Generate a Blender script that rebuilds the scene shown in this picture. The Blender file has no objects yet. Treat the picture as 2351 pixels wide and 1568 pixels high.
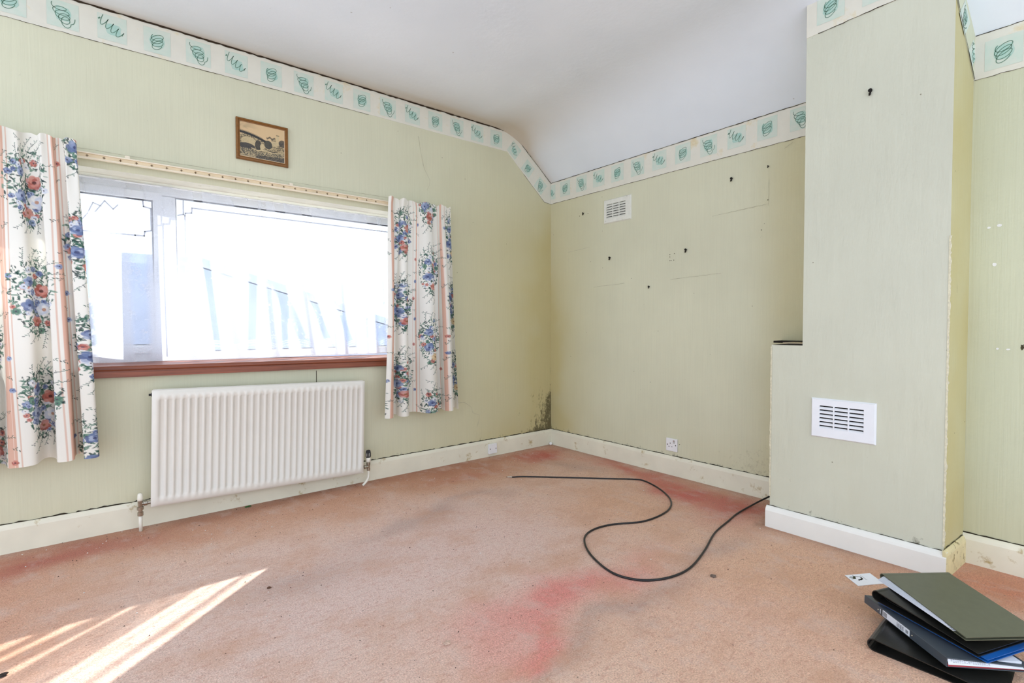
import bpy, bmesh, math, random
import numpy as np
from mathutils import Matrix, Vector

C = bpy.context.scene.collection
rnd = random.Random(7)
npr = np.random.default_rng(11)

# ------------------------------------------------------------------ camera, sky, sun, exposure
CAM = Vector((-2.978, -3.157, 1.0))
YAW, PITCH, ROLL = math.radians(51.028), math.radians(-1.698), math.radians(-0.170)
fwd = Vector((math.cos(PITCH)*math.cos(YAW), math.cos(PITCH)*math.sin(YAW), math.sin(PITCH)))
rgt = Vector((math.sin(YAW), -math.cos(YAW), 0))
upv = rgt.cross(fwd)
r2 = rgt*math.cos(ROLL) + upv*math.sin(ROLL)
u2 = -rgt*math.sin(ROLL) + upv*math.cos(ROLL)
cam_data = bpy.data.cameras.new('camera')
cam_data.sensor_width = 36.0
cam_data.lens = 1173.64/2351*36.0
cam_data.clip_start = 0.02
cam = bpy.data.objects.new('camera', cam_data)
C.objects.link(cam)
M = Matrix(((r2.x, u2.x, -fwd.x, CAM.x), (r2.y, u2.y, -fwd.y, CAM.y), (r2.z, u2.z, -fwd.z, CAM.z), (0, 0, 0, 1)))
cam.matrix_world = M
bpy.context.scene.camera = cam

world = bpy.data.worlds.new('sky'); bpy.context.scene.world = world
world.use_nodes = True
wb = world.node_tree.nodes['Background']
wb.inputs[0].default_value = (0.82, 0.91, 1.04, 1)
wb.inputs[1].default_value = 2.2

sd = bpy.data.lights.new('sun', 'SUN'); sd.energy = 16.0; sd.angle = math.radians(0.55); sd.color = (1.0, 0.965, 0.92)
sun = bpy.data.objects.new('sun', sd); C.objects.link(sun)
sun_dir = Vector((-0.760*0.856, -0.650*0.856, -0.517))
sun.rotation_euler = sun_dir.to_track_quat('-Z', 'Y').to_euler()
sun.location = (6, 6, 6)

vs = bpy.context.scene.view_settings
vs.view_transform = 'Standard'; vs.look = 'None'; vs.gamma = 1.0; vs.use_curve_mapping = False
vs.exposure = 0.0

# ------------------------------------------------------------------ helpers
def S(r, g, b):
    def f(c):
        c /= 255.0
        return c/12.92 if c <= 0.04045 else ((c+0.055)/1.055)**2.4
    return (f(r), f(g), f(b), 1.0)

def S3(r, g, b): return np.array(S(r, g, b)[:3])

MATS = {}
def base_mat(name):
    m = bpy.data.materials.new(name); m.use_nodes = True
    MATS[name] = m
    return m, m.node_tree, m.node_tree.nodes, m.node_tree.links

def N(nt, kind, **kw):
    n = nt.nodes.new(kind)
    for k, v in kw.items():
        if k in n.inputs: n.inputs[k].default_value = v
        else: setattr(n, k, v)
    return n

def noise(nt, vec, scale, detail=3.0, rough=0.55):
    n = nt.nodes.new('ShaderNodeTexNoise')
    n.inputs['Scale'].default_value = scale; n.inputs['Detail'].default_value = detail; n.inputs['Roughness'].default_value = rough
    if vec is not None: nt.links.new(vec, n.inputs['Vector'])
    return n

def ramp(nt, val, p0, p1, c0=(0, 0, 0, 1), c1=(1, 1, 1, 1)):
    r = nt.nodes.new('ShaderNodeValToRGB')
    r.color_ramp.elements[0].position = p0; r.color_ramp.elements[1].position = p1
    r.color_ramp.elements[0].color = c0; r.color_ramp.elements[1].color = c1
    nt.links.new(val, r.inputs['Fac'])
    return r.outputs['Color']

def mix(nt, fac, a, b, mode='MIX'):
    n = nt.nodes.new('ShaderNodeMix'); n.data_type = 'RGBA'; n.blend_type = mode
    for idx, v in ((0, fac), (6, a), (7, b)):
        if isinstance(v, (int, float)): n.inputs[idx].default_value = v
        elif isinstance(v, tuple): n.inputs[idx].default_value = v
        else: nt.links.new(v, n.inputs[idx])
    return n.outputs[2]

def mul(nt, a, b, op='MULTIPLY', clamp=False):
    n = nt.nodes.new('ShaderNodeMath'); n.operation = op; n.use_clamp = clamp
    for i, v in enumerate((a, b)):
        if isinstance(v, (int, float)): n.inputs[i].default_value = v
        else: nt.links.new(v, n.inputs[i])
    return n.outputs[0]

def coord(nt, which='Object', scale=(1, 1, 1)):
    t = nt.nodes.new('ShaderNodeTexCoord'); mp = nt.nodes.new('ShaderNodeMapping')
    mp.inputs['Scale'].default_value = scale
    nt.links.new(t.outputs[which], mp.inputs['Vector'])
    return mp.outputs['Vector']

def bump(nt, height, strength, dist, bsdf):
    b = nt.nodes.new('ShaderNodeBump'); b.inputs['Strength'].default_value = strength; b.inputs['Distance'].default_value = dist
    nt.links.new(height, b.inputs['Height']); nt.links.new(b.outputs['Normal'], bsdf.inputs['Normal'])

def mat(name, col, rough=0.5, var=0.06, vscale=30.0, metal=0.0, bump_s=0.0, bscale=200.0, spec=0.4, dirt=None, dirt_scale=25.0, dirt_lo=0.62, coat=0.0):
    m, nt, nodes, links = base_mat(name)
    b = nodes['Principled BSDF']
    b.inputs['Roughness'].default_value = rough; b.inputs['Metallic'].default_value = metal
    b.inputs['Specular IOR Level'].default_value = spec
    b.inputs['Coat Weight'].default_value = coat
    vec = coord(nt)
    n = noise(nt, vec, vscale)
    lo = tuple(c*(1-var) for c in col[:3]) + (1,); hi = tuple(min(1, c*(1+var)) for c in col[:3]) + (1,)
    c = ramp(nt, n.outputs['Fac'], 0.3, 0.7, lo, hi)
    if dirt:
        d = noise(nt, vec, dirt_scale, 5.0, 0.7)
        f = ramp(nt, d.outputs['Fac'], dirt_lo, dirt_lo+0.1)
        c = mix(nt, f, c, dirt)
    links.new(c, b.inputs['Base Color'])
    if bump_s > 0:
        h = noise(nt, vec, bscale, 2.0)
        bump(nt, h.outputs['Fac'], bump_s, 0.002, b)
    return m

def attr(nt, name):
    a = nt.nodes.new('ShaderNodeAttribute'); a.attribute_name = name
    return a

def link(ob, parent=None, label=None, cat=None, group=None, kind=None):
    C.objects.link(ob)
    if parent is not None: ob.parent = parent
    if label: ob['label'] = label
    if cat: ob['category'] = cat
    if group: ob['group'] = group
    if kind: ob['kind'] = kind
    return ob

def mesh(name, verts, faces, m, parent=None, smooth=False, **kw):
    me = bpy.data.meshes.new(name)
    me.from_pydata([tuple(v) for v in verts], [], faces); me.update()
    if smooth: me.polygons.foreach_set('use_smooth', [True]*len(me.polygons))
    me.materials.append(m)
    return link(bpy.data.objects.new(name, me), parent, **kw)

def bobj(name, bm, m, parent=None, smooth=False, **kw):
    bmesh.ops.recalc_face_normals(bm, faces=bm.faces)
    me = bpy.data.meshes.new(name); bm.to_mesh(me); bm.free()
    if smooth: me.polygons.foreach_set('use_smooth', [True]*len(me.polygons))
    me.materials.append(m)
    return link(bpy.data.objects.new(name, me), parent, **kw)

def empty(name, loc=(0, 0, 0), rot=(0, 0, 0), **kw):
    o = bpy.data.objects.new(name, None); o.location = loc; o.rotation_euler = rot; o.empty_display_size = 0.05
    return link(o, None, **kw)

def bx(bm, lo, hi, bevel=0.0, seg=2):
    vs_ = []
    r = bmesh.ops.create_cube(bm, size=1.0)
    for v in r['verts']:
        v.co = Vector([lo[i] + (v.co[i]+0.5)*(hi[i]-lo[i]) for i in range(3)])
    if bevel > 0:
        es = list({e for v in r['verts'] for e in v.link_edges})
        bmesh.ops.bevel(bm, geom=es, offset=bevel, segments=seg, profile=0.5, affect='EDGES')

def box(name, lo, hi, m, parent=None, bevel=0.0, seg=2, **kw):
    bm = bmesh.new(); bx(bm, lo, hi, bevel, seg)
    return bobj(name, bm, m, parent, **kw)

def prism(name, pts, axis, a, b, m, parent=None, smooth=False, **kw):
    """polygon pts (two coordinates) extruded along axis 0/1/2 from a to b"""
    n = len(pts); vsx = []
    for t in (a, b):
        for p in pts:
            q = list(p); q.insert(axis, t); vsx.append(tuple(q))
    fs = [[i, (i+1) % n, n+(i+1) % n, n+i] for i in range(n)] + [list(range(n))[::-1], list(range(n, 2*n))]
    bm = bmesh.new()
    bv = [bm.verts.new(v) for v in vsx]
    for f in fs: bm.faces.new([bv[i] for i in f])
    return bobj(name, bm, m, parent, smooth, **kw)

def lathe(bm, prof, origin, axis='z', seg=20):
    """prof: list of (r, h) along axis"""
    rings = []
    o = Vector(origin)
    for r, h in prof:
        ring = []
        for k in range(seg):
            a = 2*math.pi*k/seg
            x, y = r*math.cos(a), r*math.sin(a)
            p = {'z': Vector((x, y, h)), 'x': Vector((h, x, y)), 'y': Vector((x, h, y))}[axis]
            ring.append(bm.verts.new(o+p))
        rings.append(ring)
    for a, b in zip(rings[:-1], rings[1:]):
        for k in range(seg):
            bm.faces.new([a[k], a[(k+1) % seg], b[(k+1) % seg], b[k]])
    bm.faces.new(rings[0][::-1]); bm.faces.new(rings[-1])

def catmull(pts, n=10):
    P = [Vector(p) for p in pts]
    P = [P[0]*2-P[1]] + P + [P[-1]*2-P[-2]]
    out = []
    for i in range(1, len(P)-2):
        for k in range(n):
            t = k/n
            a, b, c, d = P[i-1], P[i], P[i+1], P[i+2]
            out.append(0.5*((2*b)+(c-a)*t+(2*a-5*b+4*c-d)*t*t+(-a+3*b-3*c+d)*t**3))
    out.append(P[-2])
    return out

def tube(bm, pts, rad, seg=10):
    pts = [Vector(p) for p in pts]
    up = Vector((0.13, 0.21, 0.97)); rings = []
    for i, p in enumerate(pts):
        t = (pts[min(i+1, len(pts)-1)]-pts[max(i-1, 0)]).normalized()
        s = t.cross(up)
        if s.length < 1e-4: s = t.cross(Vector((1, 0, 0)))
        s.normalize(); w = s.cross(t)
        r = rad[i] if isinstance(rad, (list, tuple)) else rad
        rings.append([bm.verts.new(p+(s*math.cos(2*math.pi*k/seg)+w*math.sin(2*math.pi*k/seg))*r) for k in range(seg)])
    for a, b in zip(rings[:-1], rings[1:]):
        for k in range(seg): bm.faces.new([a[k], a[(k+1) % seg], b[(k+1) % seg], b[k]])
    bm.faces.new(rings[0][::-1]); bm.faces.new(rings[-1])

def ribbon_faces(bm, pts, width, nrm):
    pts = [Vector(p) for p in pts]; nrm = Vector(nrm); prev = None
    for i, p in enumerate(pts):
        t = (pts[min(i+1, len(pts)-1)]-pts[max(i-1, 0)])
        if t.length < 1e-9: t = Vector((1, 0, 0))
        s = t.normalized().cross(nrm).normalized()
        w = width[i] if isinstance(width, (list, tuple)) else width
        cur = (bm.verts.new(p+s*w/2), bm.verts.new(p-s*w/2))
        if prev: bm.faces.new([prev[0], prev[1], cur[1], cur[0]])
        prev = cur

def grid(name, P, m, parent=None, colors=None, smooth=True, keep=None, **kw):
    """P: (nv, nu, 3) array; colors: dict name -> (nv, nu, 3)"""
    nv, nu = P.shape[:2]
    idx = np.arange(nv*nu).reshape(nv, nu)
    q = np.stack([idx[:-1, :-1], idx[:-1, 1:], idx[1:, 1:], idx[1:, :-1]], -1).reshape(-1, 4)
    if keep is not None: q = q[keep.reshape(-1)]
    me = bpy.data.meshes.new(name)
    me.vertices.add(nv*nu); me.vertices.foreach_set('co', P.reshape(-1).astype(np.float32))
    me.loops.add(len(q)*4); me.loops.foreach_set('vertex_index', q.reshape(-1).astype(np.int32))
    me.polygons.add(len(q)); me.polygons.foreach_set('loop_start', (np.arange(len(q))*4).astype(np.int32))
    if smooth: me.polygons.foreach_set('use_smooth', np.ones(len(q), dtype=bool))
    me.update(calc_edges=True)
    for k, c in (colors or {}).items():
        a = me.attributes.new(k, 'FLOAT_COLOR', 'POINT')
        rgba = np.ones((nv*nu, 4), np.float32); rgba[:, :3] = c.reshape(-1, 3)
        a.data.foreach_set('color', rgba.reshape(-1))
    me.validate()
    me.materials.append(m)
    return link(bpy.data.objects.new(name, me), parent, **kw)

def lines(a, b, step, extra=()):
    n = max(1, int(round(abs(b-a)/step)))
    L = list(np.linspace(a, b, n+1))
    for e in extra:
        k = int(np.argmin([abs(x-e) for x in L])); L[k] = e
    return np.array(sorted(L))

def smoothstep(a, b, x):
    t = np.clip((x-a)/(b-a), 0, 1); return t*t*(3-2*t)

def fbm(x, y, seed, octs=4):
    """cheap value noise on arrays, 0..1"""
    out = np.zeros_like(x, dtype=float); amp = 0.5; tot = 0
    for o in range(octs):
        g = np.random.default_rng(seed+o).random((64, 64))
        xi = np.floor(x).astype(int); yi = np.floor(y).astype(int)
        fx = x-xi; fy = y-yi; fx = fx*fx*(3-2*fx); fy = fy*fy*(3-2*fy)
        G = lambda a, b: g[a % 64, b % 64]
        out += amp*((G(xi, yi)*(1-fx)+G(xi+1, yi)*fx)*(1-fy)+(G(xi, yi+1)*(1-fx)+G(xi+1, yi+1)*fx)*fy)
        tot += amp; amp *= 0.5; x = x*2.03; y = y*2.03
    return out/tot

# ------------------------------------------------------------------ dimensions
ZC, ZS = 2.524, 2.20           # flat ceiling, foot of the sloping ceiling
XL, YN = -4.7, -4.9            # how far the room shell is built
CH_X, CH_Y0, CH_YU, CH_Y1 = -0.39, -2.00, -2.143, -2.676   # chimney breast
AL_X = -0.14                   # alcove wall right of the breast
OX0, OX1, OZ0, OZ1 = -3.50, -1.04, 0.80, 1.76     # window opening
REV = 0.27                     # depth of the reveal

# ------------------------------------------------------------------ wall and ceiling materials
def wall_material(name, col, stripe=0.16):
    m, nt, nodes, links = base_mat(name)
    b = nodes['Principled BSDF']; b.inputs['Roughness'].default_value = 0.62; b.inputs['Specular IOR Level'].default_value = 0.25
    v = coord(nt)
    big = noise(nt, v, 1.6, 3.0)
    c = ramp(nt, big.outputs['Fac'], 0.35, 0.68, tuple(x*0.95 for x in col[:3])+(1,), tuple(min(1, x*1.03) for x in col[:3])+(1,))
    st = coord(nt, 'Object', (130, 130, 3.0))
    stripes = noise(nt, st, 1.0, 2.0)
    c = mix(nt, ramp(nt, stripes.outputs['Fac'], 0.42, 0.62, (0, 0, 0, 1), (stripe, stripe, stripe, 1)), c, tuple(x*0.84 for x in col[:3])+(1,))
    at = attr(nt, 'stain_and_bounce')
    sep = nodes.new('ShaderNodeSeparateColor'); links.new(at.outputs['Color'], sep.inputs['Color'])
    # yellow tint: part staining, part bounced light and shade painted into the colour
    c = mix(nt, sep.outputs['Green'], c, S(190, 174, 112))
    # mould: attribute pushes a speckle threshold
    sp = noise(nt, coord(nt, 'Object', (1, 1, 0.6)), 60.0, 6.0, 0.75)
    blot = noise(nt, coord(nt, 'Object', (1, 1, 0.35)), 16.0, 4.0, 0.6)
    both = mul(nt, mul(nt, mul(nt, sp.outputs['Fac'], 0.5, 'SUBTRACT'), 1.5), mul(nt, mul(nt, blot.outputs['Fac'], 0.5, 'SUBTRACT'), 1.5), 'ADD')
    both = mul(nt, both, 0.5, 'ADD')
    thr = mul(nt, mul(nt, both, sep.outputs['Red'], 'ADD'), 0.93, 'SUBTRACT')
    f = mul(nt, mul(nt, thr, 3.4, clamp=True), 0.82)
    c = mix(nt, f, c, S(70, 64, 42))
    # scuffs
    sc = noise(nt, coord(nt, 'Object', (1, 1, 1)), 38.0, 6.0, 0.8)
    thr2 = mul(nt, mul(nt, sc.outputs['Fac'], sep.outputs['Blue'], 'ADD'), 0.95, 'SUBTRACT')
    c = mix(nt, mul(nt, mul(nt, thr2, 5.0, clamp=True), 0.55), c, S(120, 116, 88))
    # rare dark flecks
    vo = nodes.new('ShaderNodeTexVoronoi'); vo.inputs['Scale'].default_value = 9.0; links.new(v, vo.inputs['Vector'])
    fl = ramp(nt, vo.outputs['Distance'], 0.022, 0.03, (0.75, 0.75, 0.75, 1), (0, 0, 0, 1))
    c = mix(nt, fl, c, S(110, 104, 78))
    links.new(c, b.inputs['Base Color'])
    h = mul(nt, stripes.outputs['Fac'], mul(nt, noise(nt, v, 55.0, 4.0).outputs['Fac'], 0.5), 'ADD')
    if stripe: bump(nt, h, 0.35, 0.0025, b)
    else:
        wr = noise(nt, coord(nt, 'Object', (1, 16, 3.2)), 1.0, 4.0, 0.6)
        bump(nt, mul(nt, mul(nt, wr.outputs['Fac'], 5.0), mul(nt, noise(nt, v, 55.0, 4.0).outputs['Fac'], 0.4), 'ADD'), 0.22, 0.004, b)
    return m
WALL = wall_material('wallpaper_cream', S(214, 213, 187))
CHIM = wall_material('wallpaper_breast', S(207, 208, 190), 0.0)
ALCV = wall_material('wallpaper_alcove', S(207, 209, 182))

def ceiling_material():
    m, nt, nodes, links = base_mat('ceiling_paint')
    b = nodes['Principled BSDF']; b.inputs['Roughness'].default_value = 0.8; b.inputs['Specular IOR Level'].default_value = 0.15
    v = coord(nt)
    c = ramp(nt, noise(nt, v, 1.2, 4.0).outputs['Fac'], 0.35, 0.65, S(230, 238, 246), S(238, 245, 252))
    at = attr(nt, 'stain_and_bounce'); sep = nodes.new('ShaderNodeSeparateColor'); links.new(at.outputs['Color'], sep.inputs['Color'])
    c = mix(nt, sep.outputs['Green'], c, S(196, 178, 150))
    vo = nodes.new('ShaderNodeTexVoronoi'); vo.inputs['Scale'].default_value = 6.0; links.new(v, vo.inputs['Vector'])
    c = mix(nt, ramp(nt, vo.outputs['Distance'], 0.02, 0.035, (0.5, 0.5, 0.5, 1), (0, 0, 0, 1)), c, S(150, 145, 135))
    links.new(c, b.inputs['Base Color'])
    bump(nt, noise(nt, v, 26.0, 4.0).outputs['Fac'], 0.22, 0.006, b)
    return m
CEIL = ceiling_material()

# ------------------------------------------------------------------ carpet
def carpet_material():
    m, nt, nodes, links = base_mat('worn_carpet')
    b = nodes['Principled BSDF']; b.inputs['Roughness'].default_value = 0.95; b.inputs['Specular IOR Level'].default_value = 0.05
    b.inputs['Sheen Weight'].default_value = 0.15
    v = coord(nt)
    a = attr(nt, 'tint')
    c = a.outputs['Color']
    n1 = noise(nt, v, 190.0, 4.0, 0.75)
    c = mix(nt, 1.0, c, ramp(nt, n1.outputs['Fac'], 0.3, 0.72, (0.72, 0.64, 0.60, 1), (1.56, 1.56, 1.56, 1)), 'MULTIPLY')
    n2 = noise(nt, coord(nt, 'Object', (1, 1.9, 1)), 34.0, 6.0, 0.75)
    c = mix(nt, ramp(nt, n2.outputs['Fac'], 0.50, 0.70, (0, 0, 0, 1), (0.62, 0.62, 0.62, 1)), c, S(192, 126, 104))
    n3 = noise(nt, coord(nt, 'Object', (1.5, 1, 1)), 7.0, 5.0, 0.65)
    c = mix(nt, ramp(nt, n3.outputs['Fac'], 0.5, 0.75, (0, 0, 0, 1), (0.5, 0.5, 0.5, 1)), c, S(230, 206, 194))
    n4 = noise(nt, coord(nt, 'Object', (1, 1.3, 1)), 3.2, 6.0, 0.65)
    c = mix(nt, ramp(nt, n4.outputs['Fac'], 0.48, 0.68, (0, 0, 0, 1), (0.55, 0.55, 0.55, 1)), c, S(212, 158, 124))
    n5 = noise(nt, coord(nt, 'Object', (2.2, 1, 1)), 90.0, 3.0, 0.7)
    c = mix(nt, ramp(nt, n5.outputs['Fac'], 0.60, 0.70, (0, 0, 0, 1), (0.3, 0.3, 0.3, 1)), c, S(158, 100, 80))
    for sc_, th_ in ((13.0, 0.030), (31.0, 0.045)):
        vo = nodes.new('ShaderNodeTexVoronoi'); vo.inputs['Scale'].default_value = sc_; links.new(v, vo.inputs['Vector'])
        c = mix(nt, ramp(nt, vo.outputs['Distance'], th_, th_*1.6, (0.65, 0.65, 0.65, 1), (0, 0, 0, 1)), c, S(92, 62, 50))
    links.new(c, b.inputs['Base Color'])
    h = mul(nt, n1.outputs['Fac'], mul(nt, noise(nt, v, 60.0, 4.0).outputs['Fac'], 1.2), 'ADD')
    bump(nt, h, 0.8, 0.007, b)
    return m
CARPET = carpet_material()

xs = lines(XL, 0.0, 0.03); ys = lines(YN, 0.0, 0.03)
X, Y = np.meshgrid(xs, ys)
tint = np.ones(X.shape+(3,))*S3(226, 192, 168)
warp = (fbm(X*3+9, Y*3+4, 3)-0.5)*0.35
warp2 = (fbm(X*3+2, Y*3+8, 17)-0.5)*0.35
def blob(x, y, rx, ry, col, a, rot=0.0):
    global tint
    dx = X+warp-x; dy = Y+warp2-y; c, s = math.cos(rot), math.sin(rot)
    u = (dx*c+dy*s)/rx; w = (-dx*s+dy*c)/ry
    k = (a*np.exp(-(u*u+w*w)))[..., None]
    tint = tint*(1-k)+np.array(col)*k
# wide areas: pinkish grey middle, orange along the window wall and by the breast
blob(-2.3, -1.3, 1.1, 0.7, S3(220, 196, 188), 0.85)
blob(-1.7, -1.2, 0.6, 0.5, S3(224, 196, 186), 0.6)
blob(-2.2, -0.25, 1.6, 0.28, S3(206, 158, 128), 0.85)
blob(-1.1, -0.25, 0.7, 0.25, S3(202, 150, 114), 0.8)
blob(-0.75, -1.35, 0.45, 0.4, S3(222, 174, 138), 0.7)
blob(-0.9, -2.4, 0.6, 0.5, S3(222, 176, 140), 0.85)
blob(-1.25, -2.35, 0.4, 0.35, S3(228, 186, 164), 0.6)
blob(-0.3, -2.85, 0.3, 0.3, S3(200, 118, 82), 0.8)
blob(-3.3, -0.75, 0.30, 0.45, S3(206, 152, 122), 0.8)
blob(-2.2, -0.08, 1.4, 0.10, S3(176, 116, 80), 0.75)
blob(-0.9, -0.12, 0.7, 0.10, S3(180, 116, 80), 0.7)
# unfaded pink and red patches
blob(-3.25, -0.22, 0.45, 0.16, S3(176, 84, 68), 0.8)
blob(-1.66, -1.84, 0.34, 0.12, S3(222, 132, 124), 0.85, 0.1)
blob(-1.35, -1.84, 0.25, 0.13, S3(220, 144, 132), 0.7)
blob(-1.96, -1.95, 0.16, 0.07, S3(222, 134, 124), 0.8, 0.3)
blob(-2.01, -2.02, 0.07, 0.04, S3(228, 128, 118), 0.9)
blob(-0.20, -1.45, 0.13, 0.42, S3(202, 100, 86), 0.95)
blob(-0.28, -1.80, 0.2, 0.2, S3(196, 104, 88), 0.8)
blob(-0.12, -0.9, 0.12, 0.4, S3(200, 108, 88), 0.85)
blob(-0.30, -0.20, 0.20, 0.14, S3(198, 98, 78), 0.95)
blob(-1.05, -0.30, 0.3, 0.10, S3(196, 116, 92), 0.5)
# grey trodden tracks
for (x, y, rx, ry, a) in ((-1.19, -0.72, 0.22, 0.06, .6), (-1.6, -0.8, 0.25, 0.07, .65), (-1.87, -0.86, 0.22, 0.07, .5), (-0.37, -0.6, 0.09, 0.25, .5),
                          (-1.22, -2.03, 0.16, 0.05, .55), (-1.48, -2.05, 0.16, 0.06, .7), (-1.66, -2.06, 0.14, 0.05, .55), (-1.87, -2.06, 0.14, 0.05, .6),
                          (-2.02, -2.09, 0.08, 0.03, .5), (-0.81, -1.95, 0.22, 0.06, .5), (-2.39, -1.06, 0.35, 0.12, .5), (-1.56, -2.18, 0.05, 0.03, .4)):
    blob(x, y, rx, ry, S3(176, 152, 142), a)
# ingrained dirt by the skirtings
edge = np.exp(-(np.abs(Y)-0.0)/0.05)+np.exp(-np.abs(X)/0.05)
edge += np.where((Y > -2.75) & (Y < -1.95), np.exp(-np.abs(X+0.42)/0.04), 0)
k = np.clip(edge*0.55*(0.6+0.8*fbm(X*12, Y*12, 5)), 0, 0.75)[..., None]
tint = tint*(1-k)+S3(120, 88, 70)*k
P = np.stack([X, Y, np.zeros_like(X)], -1)
floor = grid('floor', P, CARPET, colors={'tint': tint}, kind='structure')

# ------------------------------------------------------------------ ceiling
def profile(shift=0.0, dz=0.0):
    pts = [(XL, ZC)] + [(x, ZC) for x in (-3.5, -2.5, -1.6, -1.1, -0.8, -0.62)]
    a = Vector((-0.62, ZC)); b = Vector((-0.40, ZC+0.005)); c = Vector((-0.20, ZS+0.2*0.81))
    for i in range(1, 9):
        t = i/8
        p = a*(1-t)**2+b*2*t*(1-t)+c*t*t
        pts.append((p.x, min(p.y, ZC)))
    pts += [(-0.1, ZS+0.081), (0.0, ZS)]
    return [((p[0]+shift, p[1]+dz) if p[0] > -1.7 else (p[0], p[1]+(dz if p[0] > -1.7 else 0))) for p in pts]
def ceiling_part(name, pr, y0, y1, **kw):
    yy = lines(y1, y0, 0.06)
    P = np.array([[(p[0], y, p[1]) for p in pr] for y in yy])
    Xc, Yc = P[..., 0], P[..., 1]
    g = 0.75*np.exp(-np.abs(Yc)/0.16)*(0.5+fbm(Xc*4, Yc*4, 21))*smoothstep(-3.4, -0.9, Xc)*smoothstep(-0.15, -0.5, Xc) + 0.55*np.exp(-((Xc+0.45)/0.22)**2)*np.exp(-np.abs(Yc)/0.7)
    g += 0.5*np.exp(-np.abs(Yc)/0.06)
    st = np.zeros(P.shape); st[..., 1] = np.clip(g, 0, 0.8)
    return grid(name, P, CEIL, colors={'stain_and_bounce': st}, **kw)
ceiling = ceiling_part('ceiling', profile(), 0.0, -2.60, kind='structure')
ceiling_part('ceiling_alcove', profile(AL_X, -0.01), -2.60, YN, parent=ceiling)
def zslope(x): return np.where(x < -0.405, ZC, ZS-x*0.80)

# ------------------------------------------------------------------ window wall (wall_back)
us = lines(XL, 0.0, 0.02, (OX0, OX1)); vsz = lines(0.0, ZC, 0.02, (OZ0, OZ1))
U, V = np.meshgrid(us, vsz)
top = np.minimum(ZC, ZS-U*0.81)
Z = np.where(U > -0.8, V/ZC*top, V)
P = np.stack([U, np.zeros_like(U), Z], -1)
uc = (us[:-1]+us[1:])/2; vc = (vsz[:-1]+vsz[1:])/2
UC, VC = np.meshgrid(uc, vc)
keep = ~((UC > OX0) & (UC < OX1) & (VC > OZ0) & (VC < OZ1))
n = fbm(U*6, Z*6, 31)
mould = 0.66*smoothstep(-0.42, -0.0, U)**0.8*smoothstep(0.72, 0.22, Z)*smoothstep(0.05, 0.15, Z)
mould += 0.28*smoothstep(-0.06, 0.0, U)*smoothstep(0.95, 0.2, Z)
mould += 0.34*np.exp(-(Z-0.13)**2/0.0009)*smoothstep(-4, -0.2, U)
yellow = 0.75*np.exp(-np.abs(U)/0.22)*smoothstep(2.3, 1.2, Z)*(0.3+n) + 0.28*smoothstep(0.35, 0.05, Z)*n + 0.30*smoothstep(-1.7, -0.3, U)*smoothstep(2.6, 1.4, Z) + 0.12*smoothstep(-1.7, -0.3, U)  # part staining, part bounced light painted in towards the corner
scuff = 0.33*smoothstep(0.40, 0.12, Z)*smoothstep(-1.7, -1.2, U) + 0.3*smoothstep(0.45, 0.1, Z)*smoothstep(-2.4, -3.2, U)
st = np.stack([np.clip(mould, 0, 1), np.clip(yellow, 0, 0.7), np.clip(scuff, 0, 1)], -1)
wall_back = grid('wall_back', P, WALL, colors={'stain_and_bounce': st}, keep=keep, kind='structure', smooth=False)
# plastered reveal of the opening
REVEAL = mat('reveal_paint', S(226, 224, 208), 0.6, 0.05, 8, bump_s=0.2, bscale=60, dirt=S(170, 165, 140), dirt_scale=14, dirt_lo=0.66)
bm = bmesh.new()
for lo, hi in (((OX0-0.02, 0.001, OZ1), (OX1+0.02, REV, OZ1+0.05)), ((OX0-0.05, 0.001, OZ0-0.05), (OX0, REV, OZ1+0.05)), ((OX1, 0.001, OZ0-0.05), (OX1+0.05, REV, OZ1+0.05)), ((OX0, 0.001, OZ0-0.10), (OX1, REV, OZ0-0.05))):
    bx(bm, lo, hi)
bobj('reveal', bm, REVEAL, wall_back)

# ------------------------------------------------------------------ wall with the breast (wall_right)
ys_ = lines(-2.72, 0.0, 0.02); zs_ = lines(0.0, ZS, 0.02)
Yw, Zw = np.meshgrid(ys_, zs_)
P = np.stack([np.zeros_like(Yw), Yw, Zw], -1)
n = fbm(Yw*5, Zw*5, 41)
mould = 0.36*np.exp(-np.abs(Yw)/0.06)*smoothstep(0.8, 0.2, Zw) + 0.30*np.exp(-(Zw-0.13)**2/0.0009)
yellow = 0.80*np.exp(-np.abs(Yw)/0.16)*smoothstep(1.9, 0.7, Zw)*(0.3+n) + 0.22*smoothstep(-1.70, -1.98, Yw)*n + 0.15*smoothstep(0.5, 0.1, Zw)*n
yellow += 0.30*smoothstep(-0.75, 0, Yw) + 0.30*smoothstep(-1.62, -1.95, Yw)  # painted bounce light by the corner, painted shade beside the breast
scuff = 0.30*smoothstep(0.60, 0.20, Zw)*smoothstep(-0.9, -1.9, Yw) + 0.16*smoothstep(0.6, 0.15, Zw)
scuff += 0.33*np.exp(-((Yw+1.36)/0.14)**2-((Zw-1.38)/0.14)**2) + 0.3*np.exp(-((Yw+0.40)/0.1)**2-((Zw-1.66)/0.05)**2)
st = np.stack([np.clip(mould, 0, 1), np.clip(yellow, 0, 0.7), np.clip(scuff, 0, 1)], -1)
wall_right = grid('wall_right', P, WALL, colors={'stain_and_bounce': st}, kind='structure', smooth=False)
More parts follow.
